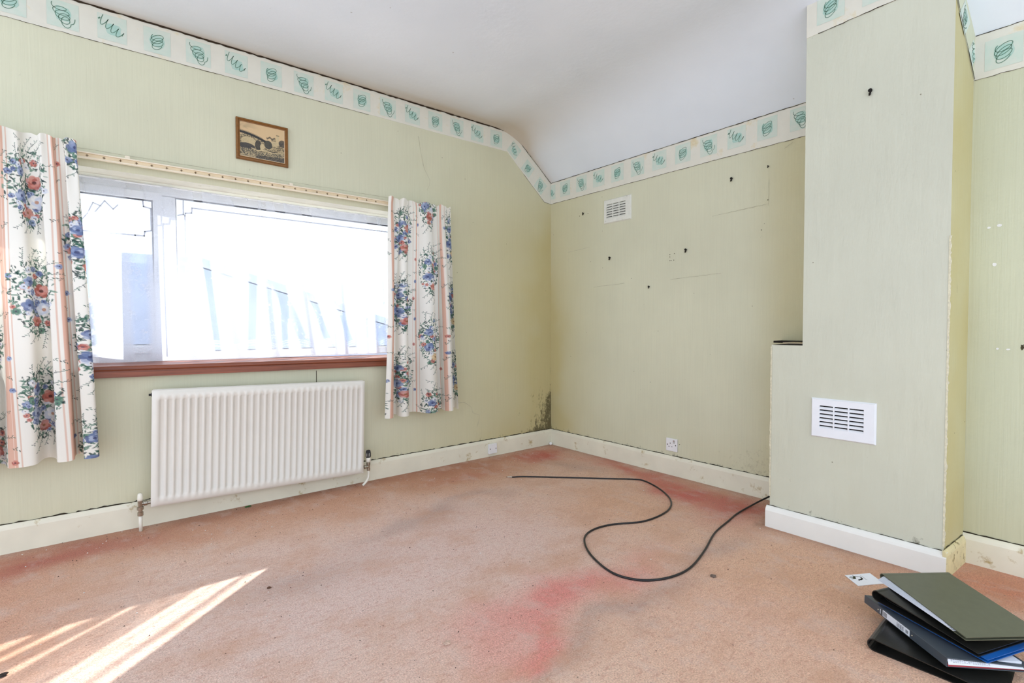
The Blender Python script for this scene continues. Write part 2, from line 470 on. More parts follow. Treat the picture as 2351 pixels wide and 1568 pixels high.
# alcove wall on the far side of the breast
ys_ = lines(YN, -2.66, 0.02); zs_ = lines(0.0, 2.19, 0.02)
Yw, Zw = np.meshgrid(ys_, zs_)
P = np.stack([np.full_like(Yw, AL_X), Yw, Zw], -1)
n = fbm(Yw*5, Zw*5, 51)
st = np.stack([0.30*np.exp(-(Zw-0.12)**2/0.001), np.clip(0.35*np.exp(-np.abs(Yw+2.69)/0.03)*n+0.15*smoothstep(0.5, 0.1, Zw), 0, 1), 0.30*smoothstep(0.8, 0.1, Zw)], -1)
grid('wall_alcove', P, ALCV, colors={'stain_and_bounce': st}, smooth=False, kind='structure')

# ------------------------------------------------------------------ chimney breast
def breast():
    # stepped outline in (y, z), front plane x = CH_X, ragged paper edges
    def quadgrid(nm, p00, p10, p01, m, step=0.02, parent=None, stain_and_bounce=None, **kw):
        p00, p10, p01 = (np.array(p, float) for p in (p00, p10, p01))
        lu = np.linalg.norm(p10-p00); lv = np.linalg.norm(p01-p00)
        nu = max(2, int(lu/step)+1); nv = max(2, int(lv/step)+1)
        a = np.linspace(0, 1, nu); b = np.linspace(0, 1, nv); A, B = np.meshgrid(a, b)
        P = p00+(p10-p00)*A[..., None]+(p01-p00)*B[..., None]
        s = np.zeros(P.shape) if stain_and_bounce is None else stain_and_bounce(P)
        return grid(nm, P, m, parent, colors={'stain_and_bounce': s}, smooth=False, **kw)
    def stn(P):
        y, z = P[..., 1], P[..., 2]
        s = np.zeros(P.shape)
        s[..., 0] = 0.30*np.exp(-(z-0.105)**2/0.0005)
        s[..., 1] = 0.10*smoothstep(1.2, 0.3, z)*fbm(y*5, z*5, 61)
        s[..., 2] = 0.10*smoothstep(0.4, 0.1, z)
        return s
    front = quadgrid('wall_chimney', (CH_X, CH_YU, 0.905), (CH_X, CH_Y1, 0.905), (CH_X, CH_YU, 2.62), CHIM, stain_and_bounce=stn, kind='structure')
    quadgrid('lower_face', (CH_X, CH_Y0, 0.0), (CH_X, CH_Y1, 0.0), (CH_X, CH_Y0, 0.905), CHIM, parent=front, stain_and_bounce=stn)
    def st2(P):
        s = np.zeros(P.shape); z = P[..., 2]; x = P[..., 0]
        s[..., 1] = 0.75*(0.6+0.5*fbm(x*6, z*4, 71)); s[..., 2] = 0.15+0.2*smoothstep(0.9, 0.1, z)  # yellow of the return: part staining, part bounced light painted in
        s[..., 0] = 0.25*np.exp(-np.abs(x-AL_X)/0.05)*smoothstep(0.7, 0.0, z)
        return s
    quadgrid('near_return', (CH_X, CH_Y1, 0), (AL_X+0.002, CH_Y1-0.016, 0), (CH_X, CH_Y1, 2.62), ALCV, parent=front, stain_and_bounce=st2)
    quadgrid('upper_far_return', (CH_X, CH_YU, 0.905), (0, CH_YU, 0.905), (CH_X, CH_YU, 2.62), CHIM, parent=front)
    quadgrid('lower_far_return', (CH_X, CH_Y0, 0), (0, CH_Y0, 0), (CH_X, CH_Y0, 0.905), CHIM, parent=front)
    # the shallow ledge: worn top board sitting in a dark open gap
    DARK = mat('dark_gap', S(24, 18, 12), 0.9)
    box('ledge_gap', (CH_X+0.006, CH_YU-0.001, 0.895), (0.0, CH_Y0-0.006, 0.9065), DARK, front)
    box('ledge_dark_slot', (-0.10, CH_YU-0.001, 0.9065), (0.0, CH_Y0+0.12, 0.917), DARK, front)
    box('ledge_board', (CH_X+0.17, CH_YU+0.055, 0.9066), (-0.102, CH_Y0+0.02, 0.9125), mat('ledge_wood', S(196, 178, 148), 0.5), front)
    # ragged torn paper along the outer corners
    TORN = mat('torn_paper', S(214, 208, 182), 0.8, 0.15, 90)
    bm = bmesh.new()
    for (y, z0, z1, sgn) in ((CH_Y1, 0.12, 1.35, -1), (CH_Y0, 0.15, 0.90, 1)):
        z = z0; prev = None
        while z < z1:
            w = 0.0015+abs(rnd.gauss(0, 0.0022))
            cur = (bm.verts.new((CH_X-0.0015, y-sgn*0.004, z)), bm.verts.new((CH_X-0.001, y+sgn*w, z)))
            if prev: bm.faces.new([prev[0], prev[1], cur[1], cur[0]])
            prev = cur; z += rnd.uniform(0.004, 0.014)
    bobj('torn_paper_edge', bm, TORN, front)
    return front
wall_chimney = breast()

# ------------------------------------------------------------------ skirting boards
SKIRT = mat('skirting_gloss', S(232, 228, 208), 0.35, 0.05, 6, spec=0.4, dirt=S(186, 168, 122), dirt_scale=11, dirt_lo=0.60)
SKIRT_NEW = mat('skirting_fresh', S(238, 237, 230), 0.35, 0.03, 6, dirt=S(200, 196, 180), dirt_scale=16, dirt_lo=0.70)
MOULD = mat('mould_line', S(46, 38, 24), 0.9, 0.3, 80)
def skirting(name, p0, p1, nrm, h, t, m, line=0.004, ext=0.0):
    p0, p1, nr = Vector(p0+(0,)), Vector(p1+(0,)), Vector(nrm+(0,))
    d = (p1-p0).normalized()
    prof = [(0, 0), (t, 0), (t, h-0.022), (t*0.82, h-0.012), (t*0.5, h-0.003), (t*0.3, h), (0, h)]
    vs1 = [p0+nr*a+Vector((0, 0, b)) for a, b in prof]; vs2 = [p1+nr*a+Vector((0, 0, b)) for a, b in prof]
    n = len(prof)
    bm = bmesh.new(); bv = [bm.verts.new(v) for v in vs1+vs2]
    for i in range(n): bm.faces.new([bv[i], bv[(i+1) % n], bv[n+(i+1) % n], bv[n+i]])
    bm.faces.new(bv[:n]); bm.faces.new(bv[n:][::-1])
    o = bobj(name, bm, m, kind='structure')
    # uneven dark gap between board and wallpaper
    bm = bmesh.new(); L = (p1-p0).length; s = 0.0; prev = None
    while s <= L:
        w = max(0.0008, line*(0.5+rnd.random()*0.9)*(0.35 if rnd.random() < 0.12 else 1))
        c = p0+d*s+nr*0.0022+Vector((0, 0, h-0.0005+rnd.gauss(0, 0.0006)))
        cur = (bm.verts.new(c), bm.verts.new(c+Vector((0, 0, w))))
        if prev: bm.faces.new([prev[0], prev[1], cur[1], cur[0]])
        prev = cur; s += rnd.uniform(0.008, 0.03)
    bobj('gap', bm, MOULD, o)
    return o
skirting('baseboard_back', (XL, 0), (0, 0), (0, -1), 0.128, 0.015, SKIRT, 0.006)
skirting('baseboard_right', (0, 0), (0, CH_Y0), (-1, 0), 0.128, 0.015, SKIRT, 0.005)
skirting('baseboard_chimney', (CH_X, CH_Y0+0.012), (CH_X, CH_Y1-0.012), (-1, 0), 0.104, 0.022, SKIRT_NEW, 0.003)
skirting('baseboard_return', (CH_X-0.02, CH_Y1), (AL_X, CH_Y1-0.016), (0, -1), 0.112, 0.014, mat('skirting_yellowed', S(222, 210, 164), 0.5, 0.08, 20, dirt=S(130, 116, 70), dirt_scale=30, dirt_lo=0.56), 0.004)
skirting('baseboard_alcove', (AL_X, CH_Y1-0.016), (AL_X, YN), (-1, 0), 0.122, 0.018, SKIRT, 0.005)

# ------------------------------------------------------------------ wallpaper border with its printed motifs
BORDER = mat('border_paper', S(224, 221, 207), 0.6, 0.03, 10, bump_s=0.1, bscale=40, dirt=S(220, 206, 170), dirt_scale=5, dirt_lo=0.58)
def wash(name, col, col2):
    m, nt, nodes, links = base_mat(name)
    b = nodes['Principled BSDF']; b.inputs['Roughness'].default_value = 0.6; b.inputs['Specular IOR Level'].default_value = 0.2
    nz = noise(nt, coord(nt), 22.0, 3.0)
    links.new(ramp(nt, nz.outputs['Fac'], 0.3, 0.7, col, col2), b.inputs['Base Color'])
    return m
WASH1 = wash('pale_mint_wash', S(200, 217, 203), S(214, 219, 207))
WASH2 = wash('teal_wash', S(164, 203, 191), S(188, 210, 197))
INK = mat('green_ink', S(92, 128, 108), 0.6, 0.15, 60)
CRACK = mat('dark_crack', S(52, 40, 24), 0.9, 0.25, 70)

def scribble(kind):
    pts = []
    if kind == 0:      # tall coil
        for i in range(96):
            t = i/95; a = t*2*math.pi*4.6+2.6
            r = 0.021+0.006*math.sin(t*5)
            pts.append((-0.020+0.032*t**0.7+r*1.0*math.cos(a), 0.040-0.078*t**0.8+0.0115*math.sin(a)*(1+0.9*t)))
        pts += [(0.030+0.012*math.sin(k/8*1.5), -0.034+0.0012*k*k*0.35) for k in range(1, 9)]
    elif kind == 1:    # zigzag squiggle
        for i in range(100):
            t = i/99; a = t*2*math.pi*4.2
            pts.append((-0.042+0.082*t+0.010*math.cos(a+0.6), 0.034-0.060*t+0.021*math.sin(a+1.7)*(1-0.25*t)))
    else:              # flat oval rings
        for i in range(90):
            t = i/89; a = t*2*math.pi*3.6+2.4
            pts.append((0.002*math.cos(t*9)+0.027*math.cos(a)*(1-0.22*t), 0.026-0.052*t+0.017*math.sin(a)+0.010*math.cos(a)))
    return pts
SCR = [scribble(0), scribble(1), scribble(2)]
BLOBP = {0: (0.0, 0.004, 0.027, 0.032), 1: (0.004, -0.004, 0.030, 0.026), 2: (0.0, 0.0, 0.031, 0.029)}
def motif(parent, o, u, v, nrm, kind, clip=(-9, 9), sc=1.0, shear=0.0):
    o, u, v, nr = Vector(o), Vector(u), Vector(v), Vector(nrm)
    def at(a, b, h): return o+u*max(clip[0], min(clip[1], a*sc))+v*(b*sc+shear*a)+nr*h
    w, hh = 0.056, 0.060
    q = [at(-w, -hh, .0008), at(w, -hh, .0008), at(w, hh, .0008), at(-w, hh, .0008)]
    sq = mesh('motif', q, [[0, 1, 2, 3]], WASH1, parent)
    bx_, by_, rx, ry = BLOBP[kind]; n = 14
    pl = []
    for k in range(n):
        a = 2*math.pi*k/n; e = 1/max(abs(math.cos(a)), abs(math.sin(a)))**0.7*(1+rnd.uniform(-.08, .08))
        pl.append(at(bx_+rx*math.cos(a)*e, by_+ry*math.sin(a)*e, .0013))
    mesh('teal_patch', pl, [list(range(n))], WASH2, sq)
    bm = bmesh.new(); P = [at(a, b, .0018) for a, b in SCR[kind] if clip[0] <= a*sc <= clip[1]]
    ribbon_faces(bm, P, 0.0026, nr)
    if kind == 1 and clip[0] < -0.05:
        ribbon_faces(bm, [at(-0.052, 0.030, .0018), at(-0.045, 0.038, .0018)], 0.006, nr)
    bobj('scribble', bm, INK, sq)

def strip(name, poly, nrm, m=BORDER, t=0.0022, **kw):
    nr = Vector(nrm); n = len(poly); P = [Vector(p) for p in poly]
    vs_ = P+[p+nr*t for p in P]
    fs = [[i, (i+1) % n, n+(i+1) % n, n+i] for i in range(n)]+[list(range(n))[::-1], list(range(n, 2*n))]
    bm = bmesh.new(); bv = [bm.verts.new(v) for v in vs_]
    for f in fs: bm.faces.new([bv[i] for i in f])
    return bobj(name, bm, m, **kw)
def crackline(parent, pts, nrm, w, m=CRACK, name='crack', step=0.02, jit=0.0008):
    pts = [Vector(p) for p in pts]; out = []; ws = []
    for a, b in zip(pts[:-1], pts[1:]):
        n = max(1, int((b-a).length/step))
        for k in range(n):
            out.append(a+(b-a)*k/n+Vector((rnd.gauss(0, jit), 0, rnd.gauss(0, jit))) if abs(nrm[1]) > .5 else a+(b-a)*k/n+Vector((0, rnd.gauss(0, jit), rnd.gauss(0, jit))))
            ws.append(w*rnd.uniform(0.4, 1.25))
    out.append(pts[-1]); ws.append(w*0.5)
    bm = bmesh.new(); ribbon_faces(bm, out, ws, nrm)
    return bobj(name, bm, m, parent)

BT = 0.0022
# window wall, then down the slope
b1 = strip('trim_1', [(XL, 0, 2.356), (-0.468, 0, 2.362), (-0.075, 0, 2.030), (-0.002, 0, 2.022), (-0.002, 0, 2.198), (-0.405, 0, 2.5205), (XL, 0, 2.5205)], (0, -1, 0), kind='structure')
x = -0.575; k = 2
while x > -4.3:
    motif(b1, (x, -BT, 2.437), (1, 0, 0), (0, 0, 1), (0, -1, 0), k % 3); x -= 0.1785; k -= 1
for (x, z, kd) in ((-0.398, 2.388, 1), (-0.256, 2.272, 2), (-0.121, 2.156, 0)):
    motif(b1, (x, -BT, z), (0.78, 0, -0.62), (0.62, 0, 0.78), (0, -1, 0), kd, sc=0.92)
crackline(b1, [(XL, -0.004, 2.519), (-0.43, -0.004, 2.519)], (0, -1, 0), 0.011, name='joint_gap')  # dark joint between border and ceiling
crackline(b1, [(-0.43, -0.004, 2.517), (-0.36, -0.004, 2.478), (-0.003, -0.004, 2.196)], (0, -1, 0), 0.004, name='joint_gap')
crackline(b1, [(XL, -0.003, 2.356), (-1.6, -0.003, 2.358)], (0, -1, 0), 0.0022, name='paper_seam')
crackline(b1, [(-0.30, -0.003, 2.218), (-0.075, -0.003, 2.029), (-0.003, -0.003, 2.022)], (0, -1, 0), 0.0022, name='paper_seam')
# breast wall
b2 = strip('trim_2', [(0, -0.003, 2.022), (0, CH_YU+0.01, 2.018), (0, CH_YU+0.01, 2.198), (0, -0.003, 2.198)], (-1, 0, 0), kind='structure')
ks = (2, 0, 1)
motif(b2, (-BT, -0.002, 2.118), (0, -1, 0), (0, 0, 1), (-1, 0, 0), 1, clip=(0.004, 9))
for i in range(11): motif(b2, (-BT, -0.172-0.1795*i, 2.120), (0, -1, 0), (0, 0, 1), (-1, 0, 0), ks[i % 3])
crackline(b2, [(-0.004, -0.003, 2.196), (-0.004, CH_YU+0.02, 2.196)], (-1, 0, 0), 0.0045, name='joint_gap')
crackline(b2, [(-0.003, -0.003, 2.022), (-0.003, CH_YU+0.02, 2.018)], (-1, 0, 0), 0.0025, name='paper_seam')
# front of the breast
b3 = strip('trim_3', [(CH_X, CH_YU, 2.332), (CH_X, CH_Y1, 2.345), (CH_X, CH_Y1, 2.515), (CH_X, CH_YU, 2.515)], (-1, 0, 0), kind='structure')
for i, kd in enumerate((2, 0, 1)): motif(b3, (CH_X-BT, -2.242-0.1785*i, 2.428), (0, -1, 0), (0, 0, 1), (-1, 0, 0), kd)
crackline(b3, [(CH_X-0.003, CH_YU-0.05, 2.333), (CH_X-0.003, CH_Y1, 2.345)], (-1, 0, 0), 0.003, name='paper_seam')
# return of the breast, running down the slope
YR = CH_Y1-0.0005
def ry(x): return CH_Y1-0.016*(x-CH_X)/(AL_X-CH_X)
b4 = strip('trim_4', [(CH_X+0.002, ry(CH_X), 2.262), (AL_X-0.001, ry(AL_X), 2.012), (AL_X-0.001, ry(AL_X), 2.195), (CH_X+0.002, ry(CH_X), 2.395)], (-0.064, -0.998, 0), kind='structure', m=ALCV)
motif(b4, (-0.285, ry(-0.285)-BT, 2.215), (0.72, -0.05, -0.69), (0.69, -0.04, 0.72), (-0.064, -0.998, 0), 0, sc=0.85)
motif(b4, (-0.165, ry(-0.165)-BT, 2.105), (0.72, -0.05, -0.69), (0.69, -0.04, 0.72), (-0.064, -0.998, 0), 1, clip=(-0.06, 0.025), sc=0.8)
bm = bmesh.new(); ribbon_faces(bm, [Vector((x, ry(x)-0.004, 2.262-(x-CH_X)*1.0)) for x in np.linspace(CH_X+0.003, AL_X-0.002, 12)], [0.005*rnd.uniform(.4, 1.3) for _ in range(12)], (-0.064, -0.998, 0)); bobj('paper_seam', bm, CRACK, b4)
# alcove
b5 = strip('trim_5', [(AL_X, CH_Y1-0.016, 2.008), (AL_X, YN, 2.008), (AL_X, YN, 2.188), (AL_X, CH_Y1-0.016, 2.188)], (-1, 0, 0), kind='structure')
for i in range(8): motif(b5, (AL_X-BT, -2.781-0.1785*i, 2.092), (0, -1, 0), (0, 0, 1), (-1, 0, 0), (2, 0, 1)[i % 3])
crackline(b5, [(AL_X-0.003, CH_Y1-0.02, 2.008), (AL_X-0.003, YN, 2.008)], (-1, 0, 0), 0.0022, name='paper_seam')
crackline(b5, [(AL_X-0.003, CH_Y1-0.02, 2.187), (AL_X-0.003, YN, 2.187)], (-1, 0, 0), 0.003, name='joint_gap')

# hairline cracks and paper seams in the walls
HAIR = mat('hairline', S(182, 178, 152), 0.9, 0.2, 60)
crackline(wall_back, [(-1.245, -0.001, 2.30), (-1.225, -0.001, 2.17), (-1.20, -0.001, 2.09), (-1.165, -0.001, 2.02), (-1.18, -0.001, 1.95)], (0, -1, 0), 0.0025, HAIR, 'hairline_crack', 0.03, 0.004)
crackline(wall_back, [(-0.96, -0.001, 0.46), (-0.86, -0.001, 0.42), (-0.80, -0.001, 0.36), (-0.74, -0.001, 0.33), (-0.77, -0.001, 0.24)], (0, -1, 0), 0.003, HAIR, 'hairline_crack', 0.03, 0.006)
crackline(wall_back, [(-3.04, -0.001, 1.842), (-1.45, -0.001, 1.852)], (0, -1, 0), 0.002, HAIR, 'paper_seam', 0.05, 0.0008)
crackline(wall_back, [(-1.954, -0.002, 0.735), (-1.954, -0.002, 0.60)], (0, -1, 0), 0.005, CRACK, 'panel_joint', 0.05, 0.0002)
crackline(wall_right, [(-0.002, -1.88, 1.98), (-0.002, -1.93, 2.005)], (-1, 0, 0), 0.002, HAIR, 'hairline_crack')
for (y0, y1, z) in ((-0.20, -0.44, 1.60), (-0.48, -0.78, 1.30), (-1.16, -1.52, 1.31), (-1.46, -1.80, 1.68)):
    crackline(wall_right, [(-0.0015, y0, z), (-0.0015, y1, z+0.012)], (-1, 0, 0), 0.0025, HAIR, 'picture_mark', 0.02, 0.001)  # faint line marks left by old pictures
crackline(wall_right, [(-0.0015, -1.80, 1.68), (-0.0015, -1.80, 1.83)], (-1, 0, 0), 0.0018, HAIR, 'picture_mark', 0.02, 0.001)

# ------------------------------------------------------------------ window
PVC = mat('white_pvc', S(232, 235, 240), 0.3, 0.03, 8, dirt=S(205, 205, 205), dirt_scale=20, dirt_lo=0.66)
GASKET = mat('gasket', S(60, 60, 66), 0.7)
m, nt, nodes, links = base_mat('window_glass')
for nd in list(nodes):
    if nd.type == 'BSDF_PRINCIPLED': nodes.remove(nd)
tr = nodes.new('ShaderNodeBsdfTransparent'); tr.inputs[0].default_value = (0.95, 0.97, 0.97, 1)
gl = nodes.new('ShaderNodeBsdfGlossy'); gl.inputs['Roughness'].default_value = 0.02
ms = nodes.new('ShaderNodeMixShader'); ms.inputs[0].default_value = 0.05; links.new(tr.outputs[0], ms.inputs[1]); links.new(gl.outputs[0], ms.inputs[2])
links.new(ms.outputs[0], nodes['Material Output'].inputs[0])
GLASS = m
FY0, FY1 = 0.20, 0.26
def frame_ring(name, x0, x1, z0, z1, w, y0, y1, m, parent=None, bev=0.004, wb_=None, **kw):
    bm = bmesh.new(); wb2 = wb_ if wb_ is not None else w
    bx(bm, (x0, y0, z0), (x0+w, y1, z1), bev); bx(bm, (x1-w, y0, z0), (x1, y1, z1), bev)
    bx(bm, (x0+w*0.9, y0+0.0005, z1-w), (x1-w*0.9, y1-0.0005, z1), bev); bx(bm, (x0+w*0.9, y0+0.0005, z0), (x1-w*0.9, y1-0.0005, z0+wb2), bev)
    return bobj(name, bm, m, parent, **kw)
win = frame_ring('window_1', OX0, OX1, 0.815, OZ1-0.002, 0.045, FY0, FY1, PVC, kind='structure')
box('mullion', (-2.70, FY0-0.002, 0.86), (-2.635, FY1, 1.71), PVC, win, 0.004)
sash = frame_ring('casement', -3.455, -2.695, 0.862, 1.722, 0.042, FY0-0.016, FY1-0.02, PVC, win)
box('handle', (-2.722, FY0-0.05, 1.22), (-2.706, FY0-0.016, 1.36), PVC, sash, 0.005)
frame_ring('gasket', -3.413, -2.737, 0.904, 1.680, 0.006, FY0+0.0, FY0+0.012, GASKET, sash, 0.0)
box('pane', (-3.412, FY0+0.014, 0.905), (-2.738, FY0+0.018, 1.679), GLASS, win)
box('pane', (-2.64, FY0+0.02, 0.86), (OX1-0.045, FY0+0.024, 1.714), GLASS, win)
LEAD = mat('lead_strip', S(196, 200, 214), 0.5, 0.1, 40)
def lead(name, pts, y=0.211, w=0.007, parent=None):
    bm = bmesh.new()
    for (x0, z0), (x1, z1) in zip(pts[:-1], pts[1:]):
        d = Vector((x1-x0, 0, z1-z0)); s_ = Vector((d.z, 0, -d.x)).normalized()*w/2; d = d.normalized()*w/2
        a_, b_ = Vector((x0, 0, z0))-d, Vector((x1, 0, z1))+d
        q = [bm.verts.new(p+Vector((0, yy, 0))) for yy in (y-0.002, y) for p in (a_+s_, b_+s_, b_-s_, a_-s_)]
        for f in ([0, 1, 2, 3], [4, 5, 6, 7], [0, 1, 5, 4], [1, 2, 6, 5], [2, 3, 7, 6], [3, 0, 4, 7]): bm.faces.new([q[i] for i in f])
    return bobj(name, bm, LEAD, parent)
lead('lead_strip', [(-3.41, 1.488), (-2.816, 1.488), (-2.777, 1.488), (-2.774, 1.511), (-2.745, 1.52), (-2.745, 1.637), (-2.777, 1.644), (-2.78, 1.676)], parent=sash)
lead('lead_strip', [(-3.06, 1.50), (-3.009, 1.576), (-2.986, 1.634), (-2.954, 1.621)], parent=sash, w=0.005)
lead('lead_strip', [(-2.978, 1.589), (-2.939, 1.65), (-2.905, 1.612), (-2.886, 1.636)], parent=sash, w=0.005)
lead('lead_strip', [(-2.59, 0.93), (-2.59, 1.62), (-2.587, 1.635), (-2.558, 1.640), (-2.555, 1.668), (-1.30, 1.668)], y=0.217, parent=win)
lead('lead_strip', [(-2.596, 1.71), (-2.597, 1.627), (-2.622, 1.619)], y=0.217, parent=win)
frame_ring('gasket', -2.636, OX1-0.045, 0.862, 1.712, 0.006, FY0+0.006, FY0+0.018, GASKET, win, 0.0)
WOOD_N, nt, nodes, links = base_mat('sill_mahogany')
b = nodes['Principled BSDF']; b.inputs['Roughness'].default_value = 0.38
wv = coord(nt, 'Object', (1.2, 26, 60))
g1 = noise(nt, wv, 2.2, 5.0, 0.65)
c = ramp(nt, g1.outputs['Fac'], 0.3, 0.72, S(98, 48, 30), S(160, 90, 62))
c = mix(nt, ramp(nt, noise(nt, coord(nt), 22, 5.0, 0.7).outputs['Fac'], 0.68, 0.74), c, S(70, 34, 20))
links.new(c, b.inputs['Base Color']); bump(nt, g1.outputs['Fac'], 0.15, 0.002, b)
TILT = math.radians(0.62)
sill = prism('window_sill', [(-0.030, 0.750), (-0.030, 0.782), (-0.036, 0.784), (-0.042, 0.790), (-0.042, 0.800), (-0.036, 0.806), (FY0+0.01, 0.814), (FY0+0.01, 0.752), (-0.002, 0.750)], 0, -3.60, -1.12, WOOD_N, win)
box('frame_sealant', (OX0, FY0-0.012, 0.813), (OX1, FY0+0.01, 0.824), PVC, win)
sill.rotation_euler = (0, TILT, 0)
# keep the tilt about the sill's own middle
_c = Vector((-2.28, 0, 0.78)); _R = Matrix.Rotation(TILT, 4, 'Y')
sill.matrix_local = Matrix.Translation(_c) @ _R @ Matrix.Translation(-_c)

# ------------------------------------------------------------------ outside: neighbouring house and ground
OUTW = mat('grey_render', S(150, 160, 188), 0.9, 0.1, 3)
ROOFT = mat('slate_roof', S(172, 180, 204), 0.8, 0.08, 8)
house = empty('neighbour_house', (-6.0, 8.0, -2.7), label='slate-blue neighbouring house seen faintly through the net curtain', cat='house')
def hpart(name, o): o.parent = house; return o
prism('wall', [(-12.0, 0.0), (4.4, 0.0), (4.4, 4.90), (-12.0, 4.90)], 1, 0.186, 6.0, OUTW, house)
prism('roof', [(-12.4, 4.85), (4.6, 4.85), (8.9, 3.6), (8.9, 3.75), (4.6, 5.02), (-12.4, 5.02)], 1, 0.185, 6.2, ROOFT, house)
prism('lean_to_wall', [(4.4, 0.0), (8.6, 0.0), (8.6, 3.66), (4.4, 4.88)], 1, 0.186, 5.9, OUTW, house)
for i, xx in enumerate((-3.0, -0.5, 2.0)):
    w = box('window', (xx, 0.10, 2.9), (xx+1.2, 0.22, 4.2), PVC, house, 0.01)
    box('pane', (xx+0.08, 0.085, 2.98), (xx+1.12, 0.11, 4.12), mat('house_glass_%d' % i, S(70, 84, 110), 0.1), w)
mesh('ground_outside', [(-40, 0.8, -2.7), (40, 0.8, -2.7), (40, 60, -2.7), (-40, 60, -2.7)], [[0, 1, 2, 3]], mat('pale_paving', S(206, 204, 198), 0.9, 0.1, 2), kind='structure')

# ------------------------------------------------------------------ net curtain
nx0, nx1, nz0, nz1 = -3.47, -1.06, 0.822, 1.748
us = np.linspace(0, 1, 760); vv = np.linspace(0, 1, 250)
A, B = np.meshgrid(us, vv)
XX = nx0+(nx1-nx0)*A; ZZ = nz0+(nz1-nz0)*B
dens = np.full(A.shape, 0.90)
gath = smoothstep(-2.3, -1.7, XX)
# vertical fold bands, leaning so that their tops sit further left
lean = XX + (ZZ-nz0)*(0.10+0.06*np.sin(XX*5))
band = fbm(lean*9+3, ZZ*0.6, 81, 3)
dens += (band-0.5)*0.40
def gap(x0, w, ln, depth, z1=9.9, soft=0.35):
    global dens
    d = np.abs(XX-(x0-(ZZ-nz0)*ln))/w
    dens = dens-depth*smoothstep(1.0, soft, d)*smoothstep(z1+0.06, z1-0.06, ZZ)
GAPS = ((-3.02, 0.060, 0.05, .62), (-2.80, 0.055, 0.02, .50), (-2.45, 0.026, 0.10, .72), (-2.28, 0.036, -0.02, .66), (-2.16, 0.02, 0.05, .5), (-2.09, 0.030, 0.03, .72),
        (-1.95, 0.055, 0.42, .68), (-1.80, 0.034, 0.36, .70), (-1.66, 0.036, 0.34, .72), (-1.46, 0.05, 0.08, .75), (-1.385, 0.05, 0.05, .75), (-1.29, 0.06, 0.0, .80))
for g in GAPS: gap(*g)
# sprigs and flowers woven in
def stamp(cx, cz, rx, rz, d, rot=0.0):
    i0 = np.searchsorted(XX[0], cx-max(rx, rz)*1.5); i1 = np.searchsorted(XX[0], cx+max(rx, rz)*1.5)
    j0 = np.searchsorted(ZZ[:, 0], cz-max(rx, rz)*1.5); j1 = np.searchsorted(ZZ[:, 0], cz+max(rx, rz)*1.5)
    if i1 <= i0 or j1 <= j0: return
    x = XX[j0:j1, i0:i1]-cx; z = ZZ[j0:j1, i0:i1]-cz; c, s = math.cos(rot), math.sin(rot)
    m_ = ((x*c+z*s)/rx)**2+((-x*s+z*c)/rz)**2 < 1
    dens[j0:j1, i0:i1][m_] = np.clip(dens[j0:j1, i0:i1][m_]+d, 0, 0.98)
for i in range(240):
    cx = rnd.uniform(nx0, nx1); cz = rnd.uniform(nz0+0.12, nz1-0.08)
    for k in range(5):
        a = k*2*math.pi/5+rnd.random()
        stamp(cx+0.010*math.cos(a), cz+0.010*math.sin(a), 0.0075, 0.0045, 0.26, a)
    for k in range(rnd.randint(2, 6)):
        stamp(cx+rnd.gauss(0, 0.03), cz+rnd.gauss(0, 0.035), 0.008, 0.003, 0.22, rnd.uniform(0, 3.1))
# scalloped lace hem
hem = nz0+0.075+0.028*np.abs(np.sin((XX-nx0)*math.pi/0.22))
hm = ZZ < hem
dens[hm] = np.clip(dens[hm]+0.12, 0, 1)
for w_ in (0.0, 0.014, 0.030):
    l_ = np.abs(ZZ-(hem-w_)) < 0.003
    dens[l_] = np.clip(dens[l_]+0.2, 0, 1)
hd = ZZ > nz1-0.035
dens[hd] = np.clip(dens[hd]+0.15, 0, 0.95)
dens -= 0.42*smoothstep(1.18, 1.48, ZZ)*(0.7+0.6*band)
dens = np.clip(dens, 0.10, 0.95)
wave = 0.010*np.sin(lean*2*math.pi*(4.2)+1.4*np.sin(XX*3.0))+0.006*gath*np.sin(lean*2*math.pi*14)
YY = 0.125+wave*(0.45+0.55*smoothstep(nz1, nz1-0.5, ZZ))
m, nt, nodes, links = base_mat('net_lace')
for nd in list(nodes):
    if nd.type == 'BSDF_PRINCIPLED': nodes.remove(nd)
a = attr(nt, 'weave')
tr = nodes.new('ShaderNodeBsdfTransparent')
df = nodes.new('ShaderNodeBsdfDiffuse'); df.inputs[0].default_value = S(238, 240, 246)
tl = nodes.new('ShaderNodeBsdfTranslucent'); tl.inputs[0].default_value = S(206, 212, 228)
m1 = nodes.new('ShaderNodeMixShader'); m1.inputs[0].default_value = 0.40
links.new(df.outputs[0], m1.inputs[1]); links.new(tl.outputs[0], m1.inputs[2])
m2 = nodes.new('ShaderNodeMixShader')
fine = noise(nt, coord(nt), 420.0, 2.0)
ff = mul(nt, a.outputs['Fac'], mul(nt, mul(nt, fine.outputs['Fac'], 0.5), 0.75, 'ADD'), clamp=True)
links.new(ff, m2.inputs[0])
links.new(tr.outputs[0], m2.inputs[1]); links.new(m1.outputs[0], m2.inputs[2]); links.new(m2.outputs[0], nodes['Material Output'].inputs[0])
net = grid('net_curtain', np.stack([XX, YY, ZZ], -1), m, colors={'weave': np.repeat(dens[..., None], 3, -1)},
           label='white lace net curtain hanging in the window recess', cat='net curtain')
bm = bmesh.new(); tube(bm, [(OX0+0.002, 0.125, 1.742), (OX1-0.002, 0.125, 1.742)], 0.004, 8)
bobj('wire', bm, PVC, net)

